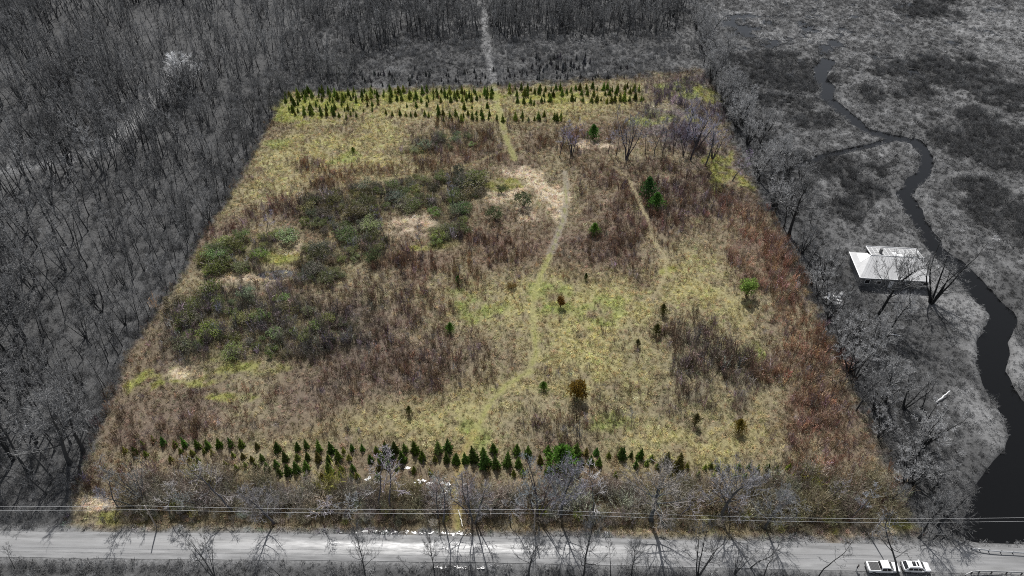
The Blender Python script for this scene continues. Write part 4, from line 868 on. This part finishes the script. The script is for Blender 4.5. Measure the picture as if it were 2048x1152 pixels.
# rear flat roof with square panels inside a white kerb
by = rly+4.6; x0, x1 = rlx+0.2, rr-0.3
mb = MB(); slab(mb, [L(x0, rly+0.1, rz-0.1), L(x1, rly+0.1, rz-0.1), L(x1, by, rz-0.75), L(x0, by, rz-0.75)], 0.2); part('rear_roof', mb, [M_RIM2])
for (a, b) in (((x0, rly+0.1, rz), (x0, by, rz-0.62)), ((x1, rly+0.1, rz), (x1, by, rz-0.62)), ((x0, by, rz-0.62), (x1, by, rz-0.62))):
    mb = MB(); mb.tube([L(*a), L(*b)], 0.09, 5); part('white_kerb', mb, [M_TRIM])
nxp, nyp = 11, 4
for i in range(nxp):
    for j in range(nyp):
        fx0 = x0+0.3+(x1-x0-0.6)*i/nxp; fx1 = fx0+(x1-x0-0.6)/nxp-0.22; t0 = (j+0.12)/nyp; t1 = (j+0.85)/nyp
        y0 = rly+0.3+(by-rly-0.5)*t0; y1 = rly+0.3+(by-rly-0.5)*t1; za = rz-0.06-0.62*t0; zb = rz-0.06-0.62*t1
        mb = MB(); slab(mb, [L(fx0, y0, za), L(fx1, y0, za), L(fx1, y1, zb), L(fx0, y1, zb)], 0.05); part('roof_panel', mb, [M_ROOFW if (i, j) in ((5, 0), (6, 0), (5, 1)) else M_TILE])
mb = MB(); c0 = L(6.2, rly+1.5, 0)
mb.add([L(6.0, rly+1.2, 5.0), L(6.6, rly+1.2, 5.0), L(6.6, rly+1.8, 5.0), L(6.0, rly+1.8, 5.0), L(6.0, rly+1.2, 6.5), L(6.6, rly+1.2, 6.5), L(6.6, rly+1.8, 6.5), L(6.0, rly+1.8, 6.5)], [(0, 3, 2, 1), (4, 5, 6, 7), (0, 1, 5, 4), (1, 2, 6, 5), (2, 3, 7, 6), (3, 0, 4, 7)]); part('chimney', mb, [M_WALL])
def wall(a, b, zb, zt, nm='wall', th=0.2, mat=M_WALL):
    mb = MB(); a = Vector(a); b = Vector(b); d = (b-a).normalized(); n = Vector((d.y, -d.x, 0))*th/2
    mb.add([a-n+Vector((0, 0, zb)), b-n+Vector((0, 0, zb)), b+n+Vector((0, 0, zb)), a+n+Vector((0, 0, zb)), a-n+Vector((0, 0, zt)), b-n+Vector((0, 0, zt)), b+n+Vector((0, 0, zt)), a+n+Vector((0, 0, zt))], [(0, 3, 2, 1), (4, 5, 6, 7), (0, 1, 5, 4), (1, 2, 6, 5), (2, 3, 7, 6), (3, 0, 4, 7)])
    return part(nm, mb, [mat])
def lw(x, y): v = L(x, y, 3); return Vector((v.x, v.y, 0))
fw = wall(lw(0.45, 0.5), lw(Wd-0.45, 0.5), -0.4, 2.95); wall(lw(0.45, 0.65), lw(0.45, Dp-0.4), -0.4, 2.95); wall(lw(Wd-0.5, 0.65), lw(Wd-0.5, Dp-0.4), -0.4, 2.95); wall(lw(x0+0.3, by-0.3), lw(x1-0.3, by-0.3), -0.4, rz-0.9); wall(lw(x0+0.3, Dp-0.5), lw(x0+0.3, by-0.45), -0.4, rz-0.95); wall(lw(x1-0.3, Dp-0.5), lw(x1-0.3, by-0.45), -0.4, rz-0.95)
for k, xx in enumerate((1.6, 4.4, 10.2, 13.2, 15.6)):
    a, b = lw(xx, 0.385), lw(xx+1.3, 0.385); f = wall(a, b, 0.95, 2.25, 'window', 0.06, M_TRIM)
    a2, b2 = lw(xx+0.09, 0.35), lw(xx+1.21, 0.35); pn = wall(a2, b2, 1.04, 2.16, 'pane', 0.03, M_GLASS); pn.parent = f
dr_ = wall(lw(7.6, 0.385), lw(8.6, 0.385), 0.0, 2.1, 'door', 0.06, M_TRIM); hnd = wall(lw(8.42, 0.33), lw(8.5, 0.33), 0.98, 1.06, 'handle', 0.05, M_GLASS); hnd.parent = dr_

# ------------------------------------------------------------------ power line
M_POLE = plain('weathered_pole', lin(150, 140, 130), 0.85, 0, 0.25, 3)
M_WIRE = plain('bare_wire', lin(205, 205, 205), 0.35, 0.0, 0.03, 1)
M_INS = plain('insulator', lin(200, 200, 205), 0.3, 0, 0.05, 3)
tops = []
for (u, v, z, lab) in ((289, 1012, 7.2, 'slim utility pole rising beside the sawn logs'), (1070, 1019, 7.4, 'slim utility pole in the thicket right at the middle of the wires'), (1763, 1038, 6.2, 'utility pole on the pale verge near the parked vehicles')):
    p = g(u, v, z); tops.append((p[0], p[1], z, lab))
sl_ = (tops[2][1]-tops[0][1])/(tops[2][0]-tops[0][0])
tops = [(-140, tops[0][1]+0.4, 7.2, 'utility pole beyond the dense wood')]+tops+[(132, tops[2][1]+1.0, 7.0, 'utility pole across the stream by the bridge')]
for (x, y, z, lab) in tops:
    b = hz(x, y); e = link('utility_pole', None, None, (x, y, b)); tag(e, lab, 'pole')
    mb = MB(); mb.tube([(0, 0, -0.6), (0, 0, (z-b)*0.5), (0, 0, z-b+0.15)], [0.15, 0.13, 0.10], 8); link('shaft', mb.me('shaft', [M_POLE], True), e)
    for dz in (0.22, -0.95):
        mb = MB(); mb.tube([(0, -0.14, z-b+dz-0.08), (0, -0.14, z-b+dz+0.0), (0, -0.14, z-b+dz+0.04)], [0.05, 0.07, 0.03], 7); mb.tube([(0, -0.14, z-b+dz-0.06), (0, 0, z-b+dz-0.1)], 0.02, 4); link('insulator', mb.me('insulator', [M_INS]), e)
for dz, lab in ((0.27, 'upper bare wire strung between the roadside poles'), (-0.90, 'lower bare wire strung between the roadside poles')):
    pts = []
    for a, b in zip(tops[:-1], tops[1:]):
        for t in np.linspace(0, 1, 16)[:-1]:
            pts.append((a[0]+(b[0]-a[0])*t, a[1]+(b[1]-a[1])*t-0.14, a[2]+(b[2]-a[2])*t+dz-0.55*4*t*(1-t)))
    pts.append((tops[-1][0], tops[-1][1]-0.14, tops[-1][2]+dz))
    mb = MB(); mb.tube(pts, 0.016, 5); tag(link('power_wire', mb.me('power_wire', [M_WIRE])), lab, 'wire')

# ------------------------------------------------------------------ guard rails at the bridge
M_RAIL = plain('galvanised_rail', lin(196, 196, 196), 0.4, 0.2, 0.1, 2)
M_POST = plain('dark_post', lin(70, 70, 70), 0.8, 0, 0.2, 3)
def guard_rail(label, pts, side):
    pts = [Vector((p[0], p[1], 0.2)) for p in pts]; e = link('guard_rail', None, None, tuple(pts[0])); tag(e, label, 'guard rail'); o = pts[0]
    W_ = [(0, 0.42), (0.05, 0.47), (0.05, 0.53), (0, 0.58), (0.05, 0.63), (0.05, 0.69), (0, 0.74), (-0.03, 0.74), (-0.03, 0.42)]
    rings = []
    for i, p in enumerate(pts):
        d = (pts[min(i+1, len(pts)-1)]-pts[max(i-1, 0)]).normalized(); n = Vector((d.y, -d.x, 0))*side
        dz = 0 if 0 < i else -0.35
        rings.append([p-o+n*a+Vector((0, 0, b+dz)) for a, b in W_])
    mb = MB(); mb.loft(rings); link('rail', mb.me('rail', [M_RAIL]), e)
    for i, p in enumerate(pts):
        d = (pts[min(i+1, len(pts)-1)]-pts[max(i-1, 0)]).normalized(); n = Vector((d.y, -d.x, 0))*side
        q = p-o-n*0.11; mb = MB(); mb.box(q.x-0.07, q.x+0.07, q.y-0.07, q.y+0.07, -0.6, 0.72 if i else 0.35); link('post', mb.me('post', [M_POST]), e)
A = G([(1942, 1100), (1958, 1103), (1976, 1106), (2000, 1108), (2024, 1109), (2048, 1110.5)]); dA = A[-1]-A[-2]
guard_rail('galvanised guard rail curving along the far edge of the bridge road', list(A)+[A[-1]+dA*k for k in range(1, 14)], 1)
B = G([(1928, 1152), (1940, 1148), (1955, 1146.5), (1980, 1147), (2010, 1148), (2040, 1149.5)]); dB = B[-1]-B[-2]
guard_rail('galvanised guard rail along the near edge of the bridge road', list(B)+[B[-1]+dB*k for k in range(1, 12)], -1)

# ------------------------------------------------------------------ parked vehicles
M_PAINT = plain('white_paint', (0.80, 0.80, 0.80), 0.28, 0, 0.02, 1, 0.5, 0.6)
M_TYRE = plain('tyre_rubber', (0.02, 0.02, 0.02), 0.85, 0, 0.1, 8)
M_RIM = plain('alloy_rim', (0.35, 0.35, 0.36), 0.35, 0.6, 0.05, 4)
M_TRIMB = plain('black_trim', (0.03, 0.03, 0.03), 0.6, 0, 0.1, 4)
M_COVER = plain('bed_cover', (0.06, 0.06, 0.06), 0.55, 0, 0.15, 3)
M_LAMP = plain('head_lamp', (0.7, 0.7, 0.72), 0.15, 0, 0.02, 2)
M_TAIL = plain('tail_lamp', (0.12, 0.12, 0.12), 0.25, 0, 0.02, 2)
def body_rings(sts):
    """sts: (x, half width, z bottom, z top, shoulder)"""
    out = []
    for (x, w, zb, zt, sh) in sts:
        out.append([(x, -w*0.9, zb), (x, -w, zb+0.15), (x, -w, zt-0.28), (x, -w*0.97, zt-0.1), (x, -w*sh, zt), (x, w*sh, zt), (x, w*0.97, zt-0.1), (x, w, zt-0.28), (x, w, zb+0.15), (x, w*0.9, zb)])
    return out
def wheel(par, x, y, r):
    s = 1 if y > 0 else -1
    w = link('wheel', None, par, (x, y, r))
    prof = [(0.62*r, -0.11), (0.9*r, -0.125), (r, -0.09), (r, 0.09), (0.9*r, 0.125), (0.62*r, 0.11)]
    mb = MB(); n = 20; vs = []; fs = []
    for k in range(n):
        a = 2*math.pi*k/n; vs += [(q*math.cos(a), yy, q*math.sin(a)) for q, yy in prof]
    for k in range(n):
        for i in range(6): fs.append((k*6+i, k*6+(i+1) % 6, ((k+1) % n)*6+(i+1) % 6, ((k+1) % n)*6+i))
    mb.add(vs, fs); link('tyre', mb.me('tyre', [M_TYRE], True), w)
    mb = MB(); mb.tube([(0, -0.085*s, 0), (0, 0.085*s, 0)], 0.63*r, 14)
    for k in range(5):
        a = 2*math.pi*k/5; mb.tube([(0, 0.1*s, 0), (0.56*r*math.cos(a), 0.1*s, 0.56*r*math.sin(a))], 0.035, 4)
    link('rim', mb.me('rim', [M_RIM]), w); return w
def quad_part(nm, vs, mat, par, th=0.012):
    mb = MB(); P_ = [Vector(v) for v in vs]; slab(mb, P_, th); return link(nm, mb.me(nm, [mat]), par)
def cabin(par, st, glass):
    """st: roof and belt outline of a cab; windows sit 1 cm proud of it"""
    (xb0, xb1, wb, zb), (xt0, xt1, wt, zt) = st
    mb = MB(); ring = lambda x0, x1, w, z: [(x0, -w*0.94, z), (x0+0.12, -w, z), (x1-0.15, -w, z), (x1, -w*0.9, z), (x1, w*0.9, z), (x1-0.15, w, z), (x0+0.12, w, z), (x0, w*0.94, z)]
    mb.loft([ring(xb0, xb1, wb, zb), ring(xb0+(xt0-xb0)*0.8, xb1+(xt1-xb1)*0.8, wb+(wt-wb)*0.8, zb+(zt-zb)*0.86), ring(xt0+0.08, xt1-0.1, wt*0.93, zt)])
    c = link('cab', mb.me('cab', [M_PAINT], False), par)
    zl, zh = zb+0.05, zb+(zt-zb)*0.82
    def at(k, e, z):
        t = (z-zb)/(zt-zb)*0.93; return (xb0+(xt0-xb0)*t, xb1+(xt1-xb1)*t, (wb+(wt-wb)*t))
    a, b = at(0, 0, zl), at(0, 0, zh); d = 0.022
    quad_part('windscreen', [(a[1]+d, -a[2]*0.86, zl), (a[1]+d, a[2]*0.86, zl), (b[1]+d, b[2]*0.84, zh), (b[1]+d, -b[2]*0.84, zh)], M_GLASS, par)
    quad_part('rear_window', [(a[0]-d, a[2]*0.86, zl+0.05), (a[0]-d, -a[2]*0.86, zl+0.05), (b[0]-d, -b[2]*0.84, zh), (b[0]-d, b[2]*0.84, zh)], M_GLASS, par)
    for s in (-1, 1):
        for f0, f1 in glass:
            q = [(a[0]+(a[1]-a[0])*f0, s*(a[2]+d), zl), (a[0]+(a[1]-a[0])*f1, s*(a[2]+d), zl), (b[0]+(b[1]-b[0])*min(f1, 0.93), s*(b[2]+d), zh), (b[0]+(b[1]-b[0])*max(f0, 0.07), s*(b[2]+d), zh)]
            quad_part('side_window', q if s < 0 else q[::-1], M_GLASS, par)
    return c
def common(par, xf, xr, w, zhood, zlamp):
    for s in (-1, 1):
        mb = MB(); mb.box(xf-0.10, xf+0.015, s*w*0.62-0.17, s*w*0.62+0.17, zlamp-0.09, zlamp+0.09); link('headlight', mb.me('headlight', [M_LAMP]), par)
        mb = MB(); mb.box(xr-0.015, xr+0.08, s*w*0.84-0.10, s*w*0.84+0.10, zlamp-0.12, zlamp+0.2); link('tail_light', mb.me('tail_light', [M_TAIL]), par)
        mb = MB(); mb.tube([(xf-1.62, s*(w*0.93), 1.12), (xf-1.66, s*(w+0.2), 1.16)], [0.05, 0.1], 6); link('mirror', mb.me('mirror', [M_PAINT]), par)
    mb = MB(); mb.box(xf-0.02, xf+0.02, -w*0.4, w*0.4, zlamp-0.16, zlamp+0.08); link('grille', mb.me('grille', [M_TRIMB]), par)
    mb = MB(); mb.box(xf-0.1, xf+0.07, -w*0.9, w*0.9, 0.42, 0.58); link('front_bumper', mb.me('front_bumper', [M_TRIMB]), par)
    mb = MB(); mb.box(xr-0.08, xr+0.08, -w*0.9, w*0.9, 0.48, 0.64); link('rear_bumper', mb.me('rear_bumper', [M_TRIMB]), par)
def road_dir(x): return math.atan2(road_y(x+2)-road_y(x-2), 4)
pu = g(1762, 1140); pk = link('pickup_truck', None, None, (pu[0], pu[1], 0.2), (0, 0, road_dir(pu[0])))
tag(pk, 'white pickup truck with a black covered bed parked on the road', 'pickup')
mb = MB(); mb.loft(body_rings([(-2.72, 0.86, 0.55, 1.10, 0.9), (-2.6, 0.93, 0.42, 1.14, 0.92), (-1.0, 0.95, 0.40, 1.14, 0.92), (0.9, 0.95, 0.40, 1.10, 0.92), (1.6, 0.94, 0.42, 1.08, 0.9), (2.5, 0.90, 0.45, 1.0, 0.84), (2.72, 0.78, 0.55, 0.86, 0.8)])); link('body', mb.me('body', [M_PAINT], False), pk)
mb = MB(); mb.box(-2.45, -0.78, -0.76, 0.76, 1.142, 1.175); bc = link('bed_cover', mb.me('bed_cover', [M_COVER]), pk)
for k in range(7):
    mb = MB(); mb.box(-2.40+0.24*k, -2.37+0.24*k, -0.74, 0.74, 1.177, 1.20); link('cover_rib', mb.me('cover_rib', [M_TRIMB]), bc)
mb = MB(); mb.box(-2.74, -2.66, -0.72, 0.72, 0.68, 1.16); link('tailgate', mb.me('tailgate', [M_PAINT]), pk)
cabin(pk, ((-0.72, 1.62, 0.90, 1.06), (-0.55, 0.62, 0.74, 1.84)), ((0.08, 0.48), (0.52, 0.9)))
common(pk, 2.70, -2.76, 0.95, 1.08, 0.78)
for x in (-1.75, 1.75):
    for y in (-0.86, 0.86): wheel(pk, x, y, 0.39)
su = g(1828, 1139); sv = link('suv', None, None, (su[0], su[1], 0.2), (0, 0, road_dir(su[0])))
tag(sv, 'white sport utility car with roof rails and sunroof parked behind a sapling', 'car')
mb = MB(); mb.loft(body_rings([(-2.28, 0.80, 0.55, 1.02, 0.88), (-2.15, 0.90, 0.42, 1.08, 0.9), (-0.8, 0.93, 0.38, 1.06, 0.92), (0.8, 0.93, 0.38, 1.04, 0.92), (1.35, 0.92, 0.40, 1.03, 0.9), (2.1, 0.87, 0.45, 0.94, 0.82), (2.3, 0.74, 0.55, 0.80, 0.8)])); link('body', mb.me('body', [M_PAINT], False), sv)
cabin(sv, ((-2.2, 1.35, 0.88, 0.99), (-1.6, 0.42, 0.70, 1.68)), ((0.10, 0.34), (0.37, 0.63), (0.66, 0.92)))
common(sv, 2.28, -2.32, 0.93, 1.03, 0.76)
for (x0_, x1_) in ((-0.95, -0.35), (-0.15, 0.15)):
    mb = MB(); mb.box(x0_, x1_, -0.4, 0.4, 1.681, 1.695); link('sunroof', mb.me('sunroof', [M_GLASS]), sv)
for s in (-1, 1):
    mb = MB(); mb.tube([(-1.6, s*0.58, 1.66), (-1.5, s*0.58, 1.74), (0.1, s*0.58, 1.74), (0.2, s*0.58, 1.66)], 0.022, 5); link('roof_rail', mb.me('roof_rail', [M_TRIMB]), sv)
for x in (-1.4, 1.4):
    for y in (-0.84, 0.84): wheel(sv, x, y, 0.36)

# ------------------------------------------------------------------ person standing behind the pickup
def person(loc, rz):
    V = []; E = []; RD = []
    def v(p, r, par=None):
        V.append(p); RD.append(r); i = len(V)-1
        if par is not None: E.append((par, i))
        return i
    pel = v((0, 0, 0.95), 0.15); sp = v((0, 0.01, 1.15), 0.175, pel); ch = v((0, 0.0, 1.34), 0.20, sp); nk = v((0, 0.0, 1.49), 0.06, ch); h1 = v((0, 0.01, 1.58), 0.085, nk); h2 = v((0, 0.02, 1.67), 0.10, h1); h3 = v((0, 0.015, 1.745), 0.06, h2)
    v((0, 0.125, 1.635), 0.014, h2)
    for s in (-1, 1):
        hp_ = v((s*0.10, 0, 0.90), 0.10, pel); kn = v((s*0.12, 0.03, 0.50), 0.068, hp_); an = v((s*0.13, -0.01, 0.10), 0.045, kn); v((s*0.14, 0.14, 0.045), 0.042, an)
        sh = v((s*0.21, 0, 1.40), 0.09, ch); el = v((s*0.32, -0.02, 1.13), 0.066, sh); wr = v((s*0.24, 0.17, 0.98), 0.036, el); pa = v((s*0.22, 0.25, 0.97), 0.038, wr)
        for k, (dx, l) in enumerate(((-0.03, 0.07), (-0.01, 0.085), (0.01, 0.08), (0.03, 0.06))):
            a = v((s*0.22+dx, 0.25+l*0.6, 0.965), 0.0095, pa); v((s*0.22+dx, 0.25+l, 0.94), 0.008, a)
        v((s*0.22-s*0.055, 0.265, 0.975), 0.010, pa)
    me = bpy.data.meshes.new('figure'); me.from_pydata(V, E, []); o = bpy.data.objects.new('figure', me); COL.objects.link(o)
    md = o.modifiers.new('skin', 'SKIN')
    for i, r in enumerate(RD): me.skin_vertices[0].data[i].radius = (r, r*(0.72 if i in (pel, sp, ch) else 1.0))
    me.skin_vertices[0].data[pel].use_root = True
    sb = o.modifiers.new('sub', 'SUBSURF'); sb.levels = 1; sb.render_levels = 1
    dg = bpy.context.evaluated_depsgraph_get(); out = bpy.data.meshes.new_from_object(o.evaluated_get(dg)); bpy.data.objects.remove(o)
    out.materials.clear()
    for m in (plain('skin', lin(176, 160, 148)*0.8, 0.6), plain('dark_jacket', (0.03, 0.03, 0.032), 0.8), plain('light_trousers', (0.6, 0.6, 0.6), 0.8), plain('shoes', (0.3, 0.3, 0.3), 0.7)): out.materials.append(m)
    mi = []
    for p in out.polygons:
        c = p.center; side = abs(c.x) > 0.15
        mi.append(3 if c.z < 0.10 else (0 if (c.y > 0.19 and c.z > 0.85 and side) or c.z > 1.49 else (1 if c.z > 0.93 else 2)))
    out.polygons.foreach_set('material_index', np.array(mi, np.int32)); out.polygons.foreach_set('use_smooth', np.ones(len(mi), bool))
    e = link('person', None, None, loc, (0, 0, rz)); tag(e, 'person in a dark jacket and light trousers standing behind the pickup', 'person'); link('body', out, e)
    mb = MB(); n = 12; rings = []
    for k, (z, r) in enumerate(((1.62, 0.108), (1.68, 0.116), (1.74, 0.104), (1.785, 0.06), (1.795, 0.01))): rings.append([(r*math.cos(2*math.pi*i/n), 0.005+r*math.sin(2*math.pi*i/n)-(0.02 if k == 0 else 0), z+(0.035 if (k == 0 and math.sin(2*math.pi*i/n) > 0.3) else 0)) for i in range(n)])
    mb.loft(rings); link('hair', mb.me('hair', [plain('dark_hair', (0.025, 0.022, 0.02), 0.7)], True), e)
    for s in (-1, 1):
        mb = MB(); mb.tube([(s*0.035, 0.106, 1.648), (s*0.035, 0.116, 1.648)], 0.011, 6); link('eye', mb.me('eye', [M_TRIMB]), e)
        mb = MB(); mb.tube([(s*0.100, 0.01, 1.60), (s*0.118, 0.0, 1.64)], [0.018, 0.022], 6); link('ear', mb.me('ear', [bpy.data.materials['skin']]), e)
    mb = MB(); mb.tube([(-0.025, 0.104, 1.592), (0.025, 0.104, 1.592)], 0.008, 5); link('mouth', mb.me('mouth', [bpy.data.materials['skin']]), e)
pp = g(1711, 1141); person((pp[0], pp[1], 0.2), -2.4)
